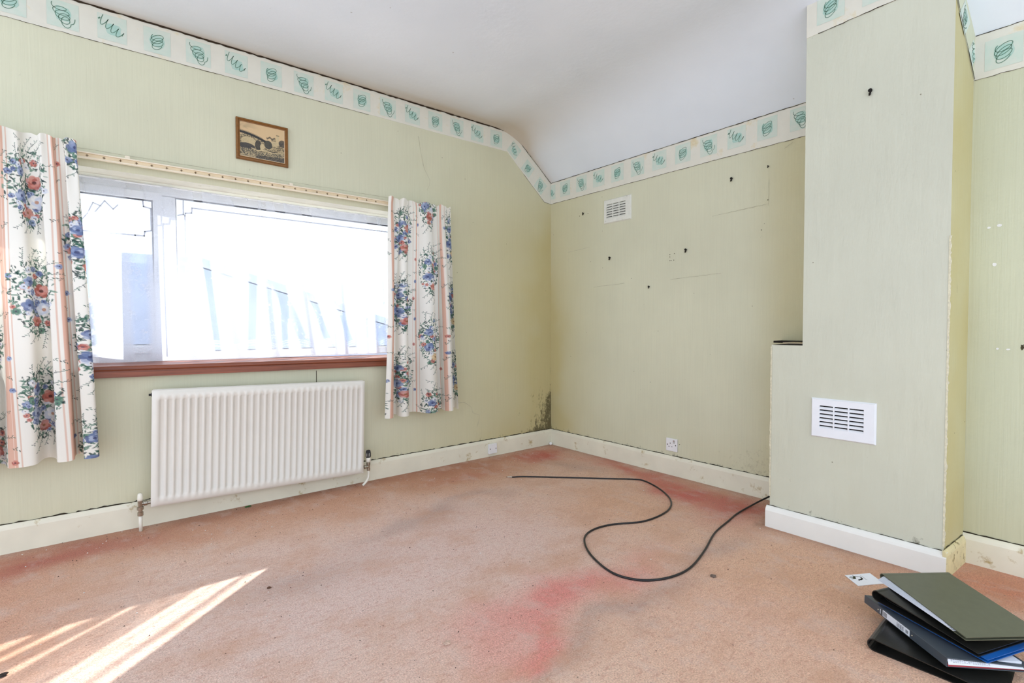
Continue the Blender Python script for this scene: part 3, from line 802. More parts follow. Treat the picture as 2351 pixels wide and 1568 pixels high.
# ------------------------------------------------------------------ printed curtains
def paint_print(nu, nv, width, height, seed, phase, stripe0, sw):
    """returns colours (nv, nu, 3) for a cloth; v=0 is the top"""
    R = random.Random(seed)
    img = np.ones((nv, nu, 3))*S3(238, 235, 226)
    du = width/(nu-1); dv = height/(nv-1)
    uu = np.arange(nu)*du; ww = np.arange(nv)*dv
    def ell(cu, cv, ru, rv, rot, col, a=0.9):
        r = max(ru, rv)*1.1
        i0, i1 = int(max(0, (cu-r)/du)), int(min(nu, (cu+r)/du+2)); j0, j1 = int(max(0, (cv-r)/dv)), int(min(nv, (cv+r)/dv+2))
        if i1 <= i0 or j1 <= j0: return
        x = uu[None, i0:i1]-cu; z = ww[j0:j1, None]-cv; c, s = math.cos(rot), math.sin(rot)
        d = ((x*c+z*s)/ru)**2+((-x*s+z*c)/rv)**2
        k = (a*np.clip((1.15-d)*3, 0, 1))[..., None]
        img[j0:j1, i0:i1] = img[j0:j1, i0:i1]*(1-k)+col*k
    DG = [S3(44, 74, 66), S3(58, 98, 84), S3(92, 128, 112), S3(40, 60, 62), S3(120, 150, 132)]
    BL = [S3(112, 128, 166), S3(140, 154, 186), S3(98, 110, 148), S3(172, 182, 204)]
    RD = [S3(194, 120, 108), S3(208, 146, 132), S3(176, 100, 90), S3(208, 158, 150)]
    WH = [S3(222, 224, 230), S3(204, 210, 222), S3(232, 230, 226)]
    YE = [S3(226, 204, 164), S3(218, 190, 148)]
    def leaf(cu, cv, rot, L, col): ell(cu, cv, L, L*0.34, rot, col)
    def flower(cu, cv, r, cols, centre):
        n = 6
        for ring, f in ((0, 1.0), (1, 0.62)):
            for k in range(n):
                a = 2*math.pi*(k+0.5*ring)/n+R.random()*0.4
                ell(cu+r*0.55*f*math.cos(a), cv+r*0.55*f*math.sin(a), r*0.46*f+0.001, r*0.40*f+0.001, a, R.choice(cols))
        ell(cu, cv, r*0.24, r*0.24, 0, centre)
    def sprig(cu, cv, a, L):
        n = int(L/0.009)
        for k in range(n):
            t = k*0.009; bend = a+0.5*math.sin(t*14)
            x = cu+t*math.cos(bend); z = cv+t*math.sin(bend)
            leaf(x+0.004*math.cos(bend+1.2), z+0.004*math.sin(bend+1.2), bend+0.7, 0.0048, DG[(k+1) % 4])
            if k % 2: leaf(x-0.004*math.cos(bend+1.2), z-0.004*math.sin(bend+1.2), bend-0.7, 0.0045, DG[k % 4])
    def bouquet(cu, cv, sc):
        hw, hh = 0.098*sc, 0.165*sc
        for k in range(430):
            a = R.uniform(0, 6.28); r = R.random()**0.62
            leaf(cu+hw*r*math.cos(a)*(1.0-0.25*math.sin(a)), cv+hh*r*math.sin(a), R.uniform(0, 3.1), R.uniform(.0045, .0115), R.choice(DG))
        for k in range(46):
            a = R.uniform(0, 6.28); r = R.random()**0.5
            flower(cu+hw*0.9*r*math.cos(a), cv+hh*0.9*r*math.sin(a), R.uniform(.008, .015), R.choice((BL, BL, WH, WH, [DG[4], DG[2]], RD)), S3(84, 74, 92))
        flower(cu+0.03*sc, cv-0.03*sc, 0.030, RD, S3(90, 56, 56))
        flower(cu-0.035*sc, cv+0.035*sc, 0.027, BL, S3(70, 76, 112))
        flower(cu-0.03*sc, cv-0.065*sc, 0.022, BL, S3(70, 76, 112))
        flower(cu+0.035*sc, cv+0.05*sc, 0.030, WH, S3(190, 140, 110))
        flower(cu+0.0*sc, cv+0.10*sc, 0.024, R.choice((YE, RD)), S3(150, 106, 76))
        for a in (-2.5, -2.2, -1.9, -1.7, -1.5, -1.3, -1.0, -0.7, 1.1, 1.35, 1.6, 1.9): sprig(cu+hw*0.7*math.cos(a), cv+hh*0.8*math.sin(a), a, R.uniform(.06, .11)*sc)
    # peach stripes with a pale line each side
    pitch = 0.25
    s = stripe0
    while s < width+0.05:
        for (a0, a1, col) in ((s-sw, s+sw, S3(222, 180, 160)), (s-0.030, s-0.026, S3(224, 196, 180)), (s+0.026, s+0.030, S3(224, 196, 180)), (s+0.008, s+0.010, S3(238, 214, 200))):
            k = (uu >= a0) & (uu <= a1); img[:, k] = col
        v = 0.05+R.random()*0.08
        while v < height:
            sprig(s+R.uniform(-.01, .01), v, R.choice((0.3, 2.8, -1.2)), R.uniform(.03, .05))
            if R.random() < 0.5: flower(s+R.uniform(-.025, .025), v+0.06, 0.011, R.choice((BL, RD)), S3(60, 50, 70))
            v += R.uniform(.11, .17)
        s += pitch
    s = stripe0-pitch/2; c = 0
    while s < width+0.1:
        v = phase+(0.23 if c % 2 else 0.0)-0.35
        while v < height+0.1:
            bouquet(s+R.uniform(-.012, .012), v, R.uniform(0.95, 1.05))
            [sprig(s+R.uniform(-.09, .09), v+q, R.uniform(-.4, .4)+(3.1 if R.random() < .5 else 0), 0.05) for q in (0.27, 0.33)]
            v += 0.47
        s += pitch; c += 1
    return img

m, nt, nodes, links = base_mat('floral_cotton')
b = nodes['Principled BSDF']
a = attr(nt, 'print'); tl = nodes.new('ShaderNodeBsdfTranslucent'); ms = nodes.new('ShaderNodeMixShader'); ms.inputs[0].default_value = 0.20
b.inputs['Roughness'].default_value = 0.75; b.inputs['Specular IOR Level'].default_value = 0.15
links.new(a.outputs['Color'], b.inputs['Base Color']); links.new(a.outputs['Color'], tl.inputs[0])
bump(nt, noise(nt, coord(nt), 900.0, 2.0).outputs['Fac'], 0.15, 0.0008, b)
links.new(b.outputs[0], ms.inputs[1]); links.new(tl.outputs[0], ms.inputs[2]); links.new(ms.outputs[0], nodes['Material Output'].inputs[0])
FLORAL = m
def curtain(name, xt, xb, zt, zb, folds, cloth, seed, phase, stripe0, label, amp=0.028, skew=0.0, sw=0.018):
    nu, nv = 360, 500
    s = np.linspace(0, 1, nu); t = np.linspace(0, 1, nv); Sg, T = np.meshgrid(s, t)
    xl = xt[0]+(xb[0]-xt[0])*T; xr = xt[1]+(xb[1]-xt[1])*T
    R = np.random.default_rng(seed)
    ph = R.random(4)*6.28
    fold = 2*math.pi*(folds*Sg+0.22*np.sin(2*math.pi*Sg*1.3+ph[0])+0.05*np.sin(2*math.pi*T*0.8+ph[1])*np.sin(3*Sg+ph[2]))+ph[3]
    tape = smoothstep(0.0, 0.03, T)*smoothstep(0.13, 0.05, T)     # gathered at the header tape
    am = amp*(0.45+0.75*smoothstep(0.03, 0.6, T))*(1-0.35*tape)
    w = np.sin(fold)+0.25*np.sin(2*fold+ph[1])
    y = -0.112+am*w*0.8 + 0.004*np.sin(fold*3.1+ph[2])*smoothstep(0.25, 0.0, T)
    y = np.clip(y, -0.20, -0.052)
    x = xl+(xr-xl)*Sg - (xr-xl)/(folds*2*math.pi)*0.42*np.sin(2*fold)*(0.6+0.4*smoothstep(0.0, 0.15, T)) + 0.10*am*np.cos(fold)
    z = zt+(zb-zt)*T + 0.006*np.sin(fold*1.0+0.5)*smoothstep(0.9, 1.0, T) + 0.005*np.sin(fold*2+ph[0])*smoothstep(0.02, 0.0, T)+skew*(Sg-0.5)*T
    col = paint_print(nu, nv, cloth, zt-zb, seed, phase, stripe0, sw)
    return grid(name, np.stack([x, y, z], -1), FLORAL, colors={'print': col}, label=label, cat='curtain', group='floral window curtains')
curtain('window_curtain', (-3.52, -3.038), (-3.52, -2.990), 1.842, 0.408, 4.6, 0.72, 5, 0.12, 0.10, 'floral printed curtain at the window side away from the wall corner, hem beside radiator valve', amp=0.050)
curtain('window_curtain', (-1.520, -1.062), (-1.562, -1.002), 1.826, 0.424, 3.6, 0.64, 9, 0.34, 0.022, 'floral printed curtain between the radiator and the mouldy room corner', amp=0.046, sw=0.006)

# ------------------------------------------------------------------ curtain track
TRACK = mat('cream_track', S(238, 226, 204), 0.4, 0.05, 12, dirt=S(150, 110, 70), dirt_scale=50, dirt_lo=0.68)
TRACKIN = mat('track_channel', S(230, 210, 176), 0.5, 0.08, 14)
BRASSD = mat('dull_brass', S(150, 122, 70), 0.4, 0.1, 30, metal=0.7)
trk = empty('curtain_track', (-2.3, 0, 1.79), label='long cream curtain track with little cross slots above the window', cat='curtain track')
def tk(lo, hi): return (lo[0]+2.3, lo[1], lo[2]-1.79), (hi[0]+2.3, hi[1], hi[2]-1.79)
TX0, TX1 = -3.62, -1.05
lo, hi = tk((TX0, -0.045, 1.812), (TX1, -0.026, 1.818)); box('upper_flange', lo, hi, TRACK, trk, 0.001)
lo, hi = tk((TX0, -0.047, 1.789), (TX1, -0.026, 1.7945)); box('lower_flange', lo, hi, TRACK, trk, 0.001)
lo, hi = tk((TX0, -0.038, 1.793), (TX1, -0.024, 1.813)); box('channel', lo, hi, TRACKIN, trk)
bm = bmesh.new(); bx(bm, (-0.0055, -0.0008, -0.0012), (0.0055, 0.0008, 0.0012)); bx(bm, (-0.0012, -0.0008, -0.0055), (0.0012, 0.0008, 0.0055))
SLOTM = mat('slot_dark', S(96, 70, 40), 0.8)
x = -3.56; first = None
while x < -1.52:
    if first is None:
        first = bobj('cross_slot', bm, SLOTM, trk); o = first
    else:
        o = first.copy(); link(o, trk)
    o.location = (x+2.3, -0.0385, 1.803-1.79); x += 0.062
for xx in (-3.58, -2.86, -2.10, -1.30):
    lo, hi = tk((xx, -0.028, 1.80), (xx+0.02, -0.0005, 1.835)); box('bracket', lo, hi, TRACK, trk, 0.001)
bm = bmesh.new(); lathe(bm, [(0.004, 0), (0.006, 0.002), (0.008, 0.010), (0.006, 0.020), (0.002, 0.024)], (TX1+2.3+0.001, -0.036, 0.013), 'x', 12)
bobj('end_stop', bm, BRASSD, trk, True)

# ------------------------------------------------------------------ picture
FRAMEW = mat('oak_frame', S(128, 84, 36), 0.4, 0.2, 60)
pic = empty('framed_picture', (-2.236, -0.002, 1.925), label='small framed engraving of a bridge and hilltop tower above the window', cat='picture')
px0, px1, pz0, pz1 = -0.135, 0.135, 0.0, 0.226; fw = 0.019
def mitre(name, a, b, c, d):
    # outer edge a-b, inner edge d-c ; profile with a raised middle
    bm = bmesh.new()
    def q(p, y): return (p[0], y, p[1])
    la = lambda p, r, t: (p[0]+(r[0]-p[0])*t, p[1]+(r[1]-p[1])*t)
    L, R_ = [], []
    for t, y in ((0, 0), (0, -0.012), (0.15, -0.017), (0.5, -0.018), (0.7, -0.012), (1.0, -0.010), (1.0, 0)):
        L.append(bm.verts.new(q(la(a, d, t), y))); R_.append(bm.verts.new(q(la(b, c, t), y)))
    for i in range(len(L)): bm.faces.new([L[i], L[(i+1) % len(L)], R_[(i+1) % len(L)], R_[i]])
    bm.faces.new(L); bm.faces.new(R_[::-1])
    return bobj(name, bm, FRAMEW, pic)
o4 = [(px0, pz0), (px1, pz0), (px1, pz1), (px0, pz1)]; i4 = [(px0+fw, pz0+fw), (px1-fw, pz0+fw), (px1-fw, pz1-fw), (px0+fw, pz1-fw)]
for k in range(4): mitre('frame_rail', o4[k], o4[(k+1) % 4], i4[(k+1) % 4], i4[k])
def engraving(nu=220, nv=180):
    u = np.linspace(0, 1, nu); v = np.linspace(0, 1, nv); U, V = np.meshgrid(u, v)   # v up
    sky = S3(214, 184, 140); img = np.ones((nv, nu, 3))*sky
    dark = S3(48, 46, 44); mid = S3(128, 114, 86); light = S3(202, 182, 140)
    fine = fbm(U*60, V*60, 91, 3); med = fbm(U*16, V*16, 95, 4)
    cl = smoothstep(0.5, 0.7, fbm(U*4, V*9, 99))*smoothstep(0.65, 0.85, V)*smoothstep(0.5, 0.0, U); img = img*(1-.45*cl[..., None])+S3(120, 108, 90)*.45*cl[..., None]
    def put(mask, col, a=1.0):
        k = (np.clip(mask, 0, 1)*a)[..., None]; img[:] = img*(1-k)+col*k
    hill = 0.60+0.05*np.sin(U*7)+0.03*med
    put(smoothstep(hill+.005, hill-.005, V), mid)
    put(((V < hill) & (fine > 0.5)).astype(float), light, .7)
    put(((V < hill) & (fine < 0.38)).astype(float), dark, .7)
    # skyline: tower, keep, trees
    put(((np.abs(U-0.83) < 0.028) & (V < 0.80) & (V > 0.5)).astype(float), light, .9)
    put(((np.abs(U-0.83) < 0.034) & (V > 0.775) & (V < 0.80)).astype(float), mid)
    put(((U > 0.68) & (U < 0.80) & (V < 0.68) & (V > 0.45)).astype(float), light, .8)
    for k in range(5): put(((np.abs(U-0.70-0.022*k) < 0.006) & (np.abs(V-0.62) < 0.025)).astype(float), dark, .8)
    put(smoothstep(.03, .02, np.abs(V-0.67-0.02*np.sin(U*60)))*(U > .58)*(U < .78), dark, .8)
    put((((U-.94)/.09)**2+((V-.58)/.10)**2 < 1).astype(float), dark*1.4, .85)
    # bridge sweeping in from the edge
    bl = 0.70-0.42*U*U-0.05*U
    put(((np.abs(V-bl) < 0.035) & (U < 0.56)).astype(float), dark)
    put(((np.abs(V-bl-0.05) < 0.006) & (U < 0.50)).astype(float), mid)
    put(((((U-.2)/.16)**2+((V-.46)/.13)**2 < 1) & (V < bl-.03)).astype(float), light, .8)
    put((((U-.40)/.07)**2+((V-.40)/.14)**2 < 1).astype(float), dark, .9)
    put((((U-.49)/.05)**2+((V-.37)/.10)**2 < 1).astype(float), light, .9)
    put((((U-.62)/.085)**2+((V-.47)/.12)**2 < 1).astype(float), S3(66, 66, 58), .95)
    put((((U-.16)/.17)**2+((V-.32)/.09)**2 < 1).astype(float), S3(58, 56, 56), .95)
    put(smoothstep(.015, .008, np.abs(V-.33+.06*U))*(U > .5), S3(70, 66, 56), .9)
    put(smoothstep(.02, .01, np.abs(V-.27+.02*np.sin(U*20)))*(U > .25), light, .8)
    fld = V < 0.24+0.02*np.sin(U*9)
    put(fld.astype(float), S3(92, 86, 72)); put((fld & (fine > .52)).astype(float), light, .7); put((fld & (V < .17-.1*(1-U)) ).astype(float), dark*1.6, .75)
    put(((V < .10) & (U < .35)).astype(float), light, .6); put(((V < .12) & (fine < .4)).astype(float), dark, .6)
    for e in (U < .015, U > .975, V > .985, V < .03): put(e.astype(float), S3(232, 212, 178))
    return U, V, img
Ug, Vg, img = engraving()
PP = np.stack([px0+fw*0.8+(px1-px0-1.6*fw)*Ug, np.full_like(Ug, -0.0095), pz0+fw*0.8+(pz1-pz0-1.6*fw)*Vg], -1)
m, nt, nodes, links = base_mat('engraving_print'); b = nodes['Principled BSDF']; b.inputs['Roughness'].default_value = 0.35
links.new(attr(nt, 'ink').outputs['Color'], b.inputs['Base Color'])
grid('print', PP, m, pic, colors={'ink': img})
box('backing_board', (px0+0.012, -0.008, pz0+0.012), (px1-0.012, -0.0005, pz1-0.012), FRAMEW, pic)
pic.rotation_euler = (0, math.radians(0.3), 0)

# ------------------------------------------------------------------ radiator
RADW = mat('radiator_enamel', S(228, 225, 216), 0.3, 0.015, 5, spec=0.5)
CHROME = mat('worn_chrome', S(170, 162, 148), 0.3, 0.25, 60, metal=0.9)
WPIPE = mat('painted_pipe', S(236, 232, 218), 0.4, 0.04, 20)
BLACKP = mat('black_plastic', S(30, 30, 32), 0.35, 0.1, 40)
rad = empty('radiator', (-2.24, -0.10, 0.386), rot=(0, math.radians(1.55), 0), label='white ribbed panel radiator hanging below the window sill', cat='radiator')
RW, RH = 1.094, 0.578
nch = 32; xs_l = [-RW/2, -RW/2+0.012]
x0c, pitch = -RW/2+0.030, (RW-0.045)/nch
for k in range(nch):
    a = x0c+k*pitch
    xs_l += [a, a+0.0035, a+0.019, a+0.0225]
xs_l += [RW/2-0.012, RW/2]
xs_a = np.array(xs_l)
zs_a = np.array([-RH/2, -RH/2+0.012, -RH/2+0.040, -RH/2+0.056, RH/2-0.052, RH/2-0.045, RH/2-0.012, RH/2])
dep = np.zeros((len(zs_a), len(xs_a)))
for k in range(nch):
    i = 2+4*k
    dep[3:5, i+1:i+3] = 0.0085
dep[0, :] = 0.010; dep[-1, :] = 0.010; dep[:, 0] = 0.010; dep[:, -1] = 0.010
Xr, Zr = np.meshgrid(xs_a, zs_a)
grid('front_panel', np.stack([Xr, dep, Zr], -1), RADW, rad, smooth=False)
bm = bmesh.new(); bx(bm, (-RW/2, 0.0095, -RH/2), (RW/2, 0.030, RH/2), 0.002); bobj('shell', bm, RADW, rad)
bm = bmesh.new(); bx(bm, (-RW/2+0.005, 0.026, RH/2-0.020), (RW/2-0.005, 0.034, RH/2+0.003), 0.002); bobj('top_seam', bm, RADW, rad)
for s in (-0.38, 0.38): box('wall_bracket', (s-0.02, 0.030, -0.2), (s+0.02, 0.0975, 0.2), RADW, rad)
bm = bmesh.new(); lathe(bm, [(0.0, -0.012), (0.006, -0.012), (0.006, -0.002), (0.010, -0.002), (0.010, 0.004)], (-RW/2, 0.020, RH/2-0.022), 'x', 10); bobj('bleed_plug', bm, BLACKP, rad)
# lockshield side
lv = empty('radiator_valve', (-2.836, -0.078, 0.0), label='lockshield radiator valve with white cap and chrome body on a short pipe', cat='valve')
bm = bmesh.new(); lathe(bm, [(0.006, 0.152), (0.0115, 0.150), (0.012, 0.160), (0.010, 0.182), (0.006, 0.188)], (0, 0, 0), 'z', 16); bobj('cap', bm, WPIPE, lv, True)
bm = bmesh.new(); lathe(bm, [(0.009, 0.076), (0.0125, 0.077), (0.0125, 0.094), (0.009, 0.096), (0.009, 0.104), (0.014, 0.106), (0.014, 0.120), (0.010, 0.123), (0.011, 0.150), (0.008, 0.152)], (0, 0, 0), 'z', 8)
lathe(bm, [(0.008, 0.0), (0.008, 0.012), (0.013, 0.013), (0.013, 0.028), (0.009, 0.030), (0.009, 0.052)], (0, 0.0, 0.135), 'x', 8); bobj('valve_body', bm, CHROME, lv)
bm = bmesh.new(); tube(bm, [(0, 0, 0.078), (0, 0, 0.04), (0, 0, 0.0005)], 0.0080, 12); bobj('pipe', bm, WPIPE, lv, True)
# thermostatic side
tv = empty('radiator_valve', (-1.663, -0.078, 0.0), label='thermostatic radiator valve with black ribbed head and white collar', cat='valve')
bm = bmesh.new()
segs = 28
rings = []
for r, h in ((0.013, 0.172), (0.0165, 0.178), (0.0165, 0.196), (0.014, 0.212), (0.009, 0.219), (0.0, 0.220)):
    rings.append([bm.verts.new(((r*(1.0 if k % 2 else 0.86))*math.cos(2*math.pi*k/segs), (r*(1.0 if k % 2 else 0.86))*math.sin(2*math.pi*k/segs), h)) for k in range(segs)])
for a_, b_ in zip(rings[:-1], rings[1:]):
    for k in range(segs): bm.faces.new([a_[k], a_[(k+1) % segs], b_[(k+1) % segs], b_[k]])
bmesh.ops.remove_doubles(bm, verts=bm.verts, dist=1e-6)
head = bobj('ribbed_head', bm, BLACKP, tv)
for a_ in (3.6, 4.2, 4.8):
    p = Vector((math.cos(a_), math.sin(a_), 0)); bm = bmesh.new(); tube(bm, [p*0.0165+Vector((0, 0, 0.180)), p*0.0165+Vector((0, 0, 0.200))], 0.0013, 6); bobj('rib_stripe', bm, WPIPE, head)
bm = bmesh.new(); lathe(bm, [(0.011, 0.142), (0.0150, 0.145), (0.0155, 0.168), (0.013, 0.172)], (0, 0, 0), 'z', 18); bobj('collar', bm, WPIPE, tv, True)
bm = bmesh.new(); lathe(bm, [(0.009, 0.088), (0.011, 0.090), (0.011, 0.102), (0.009, 0.104), (0.010, 0.124), (0.013, 0.126), (0.013, 0.138), (0.010, 0.142)], (0, 0, 0), 'z', 8)
lathe(bm, [(0.008, -0.030), (0.012, -0.029), (0.012, -0.016), (0.009, -0.014), (0.009, 0.0)], (0, 0, 0.114), 'x', 8); bobj('valve_body', bm, CHROME, tv)
bm = bmesh.new(); tube(bm, catmull([(0, 0, 0.09), (0.001, 0, 0.06), (-0.006, -0.002, 0.035), (-0.024, -0.003, 0.014), (-0.040, -0.003, 0.001)], 6), 0.0075, 12); bobj('pipe', bm, WPIPE, tv, True)

# ------------------------------------------------------------------ vents
VENTW = mat('vent_plastic', S(236, 238, 242), 0.35, 0.02, 15)
VENTD = mat('vent_dirty', S(226, 226, 216), 0.5, 0.05, 30, dirt=S(120, 112, 92), dirt_scale=45, dirt_lo=0.64)
DUCT = mat('vent_dark', S(20, 20, 20), 0.9)
def vent(name, x, yc, zc, w, h, gw, gh, nsl, m, label, fy=0.0, fz=0.0, openf=0.45):
    """grille on a wall whose normal is -x; local u along -y"""
    e = empty(name, (x, yc, zc), label=label, cat='vent', group=None)
    bm = bmesh.new()
    for (u0, u1, z0, z1) in ((-w/2, w/2, gh/2+fz, h/2), (-w/2, w/2, -h/2, -gh/2+fz), (-w/2, -gw/2+fy, -gh/2+fz, gh/2+fz), (gw/2+fy, w/2, -gh/2+fz, gh/2+fz)):
        bx(bm, (-0.010, u0, z0), (-0.0005, u1, z1))
    # sloping outer edge
    o = [(-w/2-0.006, -h/2-0.006), (w/2+0.006, -h/2-0.006), (w/2+0.006, h/2+0.006), (-w/2-0.006, h/2+0.006)]
    i = [(-w/2, -h/2), (w/2, -h/2), (w/2, h/2), (-w/2, h/2)]
    for k in range(4):
        a, b_, c_, d = o[k], o[(k+1) % 4], i[(k+1) % 4], i[k]
        vs_ = [bm.verts.new(v) for v in ((-0.0005, a[0], a[1]), (-0.0005, b_[0], b_[1]), (-0.010, c_[0], c_[1]), (-0.010, d[0], d[1]))]
        bm.faces.new(vs_)
    bobj('frame', bm, m, e)
    box('dark_duct', (-0.0012, -gw/2+fy-0.001, -gh/2+fz-0.001), (-0.0004, gw/2+fy+0.001, gh/2+fz+0.001), DUCT, e)
    pt = gh/nsl; first = None
    for k in range(nsl):
        z = -gh/2+fz+k*pt
        if first is None:
            vs_ = [(-0.0095, u, zz) for u, zz in ((-gw/2, 0), (gw/2, 0))]
            th = pt*(1-openf)
            first = prism('slat', [(-0.0098, 0.0), (-0.0098, th*0.35), (-0.0030, th+pt*0.1), (-0.0020, th+pt*0.1), (-0.0080, 0.0)], 1, -gw/2+fy, gw/2+fy, m, e)
            s_ = first
        else:
            s_ = first.copy(); link(s_, e)
        s_.location = (0, 0, z)
    for t in (-1/6, 1/6):
        box('bar', (-0.0102, fy+gw*t-0.0025, -gh/2+fz), (-0.0015, fy+gw*t+0.0025, gh/2+fz), m, e)
    return e
vent('wall_vent', CH_X, -2.315, 0.574, 0.246, 0.170, 0.176, 0.108, 6, VENTW, 'white louvred air vent low on the chimney breast', fy=0.004, fz=0.004)
vent('wall_vent', 0.0, -0.711, 1.852, 0.240, 0.165, 0.178, 0.108, 6, VENTD, 'grubby white louvred air vent high on the wall under the paper border', fy=0.010, fz=-0.002, openf=0.25)

# ------------------------------------------------------------------ electrical
PLATE = mat('white_plate', S(236, 236, 236), 0.3, 0.02, 20)
SCREW = mat('screw_dark', S(60, 54, 44), 0.5, 0.1, 50, metal=0.5)
sk = empty('wall_socket', (0, -1.183, 0.203), label='single white plug socket with switch above the skirting board', cat='socket')
box('plate', (-0.010, -0.043, -0.043), (-0.0006, 0.043, 0.043), PLATE, sk, 0.003)
box('switch', (-0.0135, -0.026, 0.012), (-0.009, -0.012, 0.034), mat('switch_grey', S(196, 196, 190), 0.4), sk, 0.002)
box('red_flash', (-0.0142, -0.023, 0.028), (-0.0132, -0.015, 0.032), mat('red_dot', S(150, 50, 40), 0.5), sk)
for (y, z, w_, h_) in ((0.010, 0.010, 0.004, 0.009), (0.019, -0.012, 0.007, 0.004), (-0.003, -0.012, 0.007, 0.004)):
    box('pin_slot', (-0.0104, y-w_/2, z-h_/2), (-0.0095, y+w_/2, z+h_/2), DUCT, sk)
for y in (0.031, -0.031):
    bm = bmesh.new(); lathe(bm, [(0.0038, -0.0108), (0.0038, -0.009)], (0, y, 0.0), 'x', 10); bobj('screw', bm, SCREW, sk)
bp = empty('blanking_plate', (-0.642, -0.015, 0.062), label='small square white blanking plate on the skirting board', cat='plate')
box('back_box', (-0.036, -0.010, -0.036), (0.036, -0.0003, 0.036), PLATE, bp, 0.002)
box('plate', (-0.039, -0.020, -0.038), (0.039, -0.010, 0.038), PLATE, bp, 0.003)
for x in (-0.027, 0.027):
    bm = bmesh.new(); lathe(bm, [(0.0038, -0.0208), (0.0038, -0.019)], (x, 0, 0.0), 'y', 10); bobj('screw', bm, SCREW, bp)

# picture nails left in the walls
NAIL = mat('black_iron', S(26, 22, 18), 0.5, 0.2, 80, metal=0.4)
def nail(x, y, z, label, sc=1.0):
    e = empty('picture_hook', (x, y, z), label=label, cat='hook', group='old picture hooks left in the walls')
    bm = bmesh.new(); lathe(bm, [(0.0035*sc, 0.0), (0.0035*sc, -0.010), (0.006*sc, -0.010), (0.006*sc, -0.013)], (0, 0, 0.004*sc), 'x', 8); bobj('pin', bm, NAIL, e)
    bm = bmesh.new(); tube(bm, [(-0.002, 0.001, 0.006*sc), (-0.003, 0.0025, -0.006*sc), (-0.010, 0.003, -0.010*sc), (-0.014, 0.001, -0.004*sc)], 0.0026*sc, 6); bobj('hook', bm, NAIL, e)
nail(0, -0.374, 1.880, 'small black hook beside the high wall vent, nearer the room corner')
nail(0, -0.643, 1.505, 'black hook below the high wall vent', 1.2)
nail(0, -1.278, 1.489, 'black hook beside a patch of pin holes in mid wall', 1.25)
nail(0, -0.993, 1.270, 'lowest small black hook on the yellow wall', 0.9)
nail(0, -1.582, 1.878, 'black hook under the paper border near the chimney breast', 1.2)
nail(0, -1.798, 1.901, 'tiny black hook closest to the chimney breast', 0.6)
nail(CH_X, -2.402, 1.995, 'large black hook high on the chimney breast', 1.35)
# pin holes and chipped spots as parts of the walls they are in
HOLE = mat('pin_hole', S(70, 64, 44), 0.9)
CHIP = mat('chip_white', S(238, 238, 236), 0.8)
bm0 = bmesh.new(); lathe(bm0, [(0.0028, -0.0012), (0.0028, -0.0002)], (0, 0, 0), 'x', 8)
h0 = bobj('pin_hole', bm0, HOLE, wall_right); h0.location = (0, -1.155, 1.475)
for (y, z) in ((-1.155, 1.46), (-1.155, 1.435), (-1.165, 1.435), (-1.19, 1.478), (-1.185, 1.436), (-1.21, 0.180), (-1.238, 0.214), (-1.795, 1.715), (-1.76, 1.55), (-0.33, 1.87), (-0.42, 1.875)):
    o = h0.copy(); link(o, wall_right); o.location = (0, y, z)
chips = bpy.data.objects.get('wall_alcove')
for i, (y, z, w_, h_) in enumerate(((-2.749, 1.397, .012, .008), (-2.781, 1.402, .014, .012), (-2.769, 1.246, .013, .016), (-2.784, 0.903, .010, .008), (-2.815, 0.902, .013, .007))):
    pl = []
    for k in range(9):
        a = 2*math.pi*k/9; pl.append((AL_X-0.001, y+w_/2*math.cos(a)*rnd.uniform(.7, 1.2), z+h_/2*math.sin(a)*rnd.uniform(.7, 1.2)))
    mesh('chipped_spot', pl, [list(range(9))], CHIP, chips)
mesh('chipped_spot', [(AL_X-0.001, -2.856+0.006*math.cos(a)*rnd.uniform(.5, 1.2), 0.913+0.013*math.sin(a)*rnd.uniform(.5, 1.2)) for a in np.linspace(0, 6.28, 12)[:-1]], [list(range(11))], HOLE, chips)

# ------------------------------------------------------------------ things on the floor
# coaxial cable
cab = empty('aerial_cable', (-0.864, -0.56, 0.0), label='black aerial cable snaking in a loop across the carpet', cat='cable')
pts = [(-0.875, -0.552), (-0.80, -0.60), (-0.60, -0.79), (-0.42, -0.97), (-0.30, -1.085), (-0.27, -1.16), (-0.34, -1.33), (-0.46, -1.48), (-0.62, -1.565), (-0.83, -1.575), (-1.0, -1.497), (-1.13, -1.485), (-1.235, -1.535), (-1.33, -1.66), (-1.385, -1.82), (-1.36, -1.92), (-1.29, -1.978), (-1.19, -2.005), (-1.076, -1.998), (-0.90, -1.95), (-0.693, -1.880), (-0.50, -1.845), (-0.364, -1.822)]
path = [Vector((x+0.864, y+0.56, 0.0048)) for x, y in pts]+[Vector((-0.20+0.864, -1.82+0.56, 0.012)), Vector((-0.09+0.864, -1.845+0.56, 0.034)), Vector((-0.035+0.864, -1.885+0.56, 0.060)), Vector((-0.025+0.864, -1.985+0.56, 0.10))]
CABLE_XY = [(q.x-0.864, q.y-0.56) for q in catmull(path, 8)]
bm = bmesh.new(); tube(bm, catmull(path, 8), 0.0046, 10); bobj('lead', bm, BLACKP, cab, True)
d = Vector((-0.74, 0.60, 0)).normalized()
bm = bmesh.new(); p0 = Vector((-0.011, 0.008, 0.0055)); tube(bm, [p0, p0+d*0.012, p0+d*0.0125, p0+d*0.030], [0.0055, 0.0055, 0.0048, 0.0048], 12); bobj('metal_plug', bm, mat('bright_nickel', S(214, 210, 200), 0.25, 0.1, 60, metal=0.8), cab)
bm = bmesh.new(); tube(bm, [p0+d*0.030, p0+d*0.040], 0.0016, 8); bobj('pin', bm, SCREW, cab)
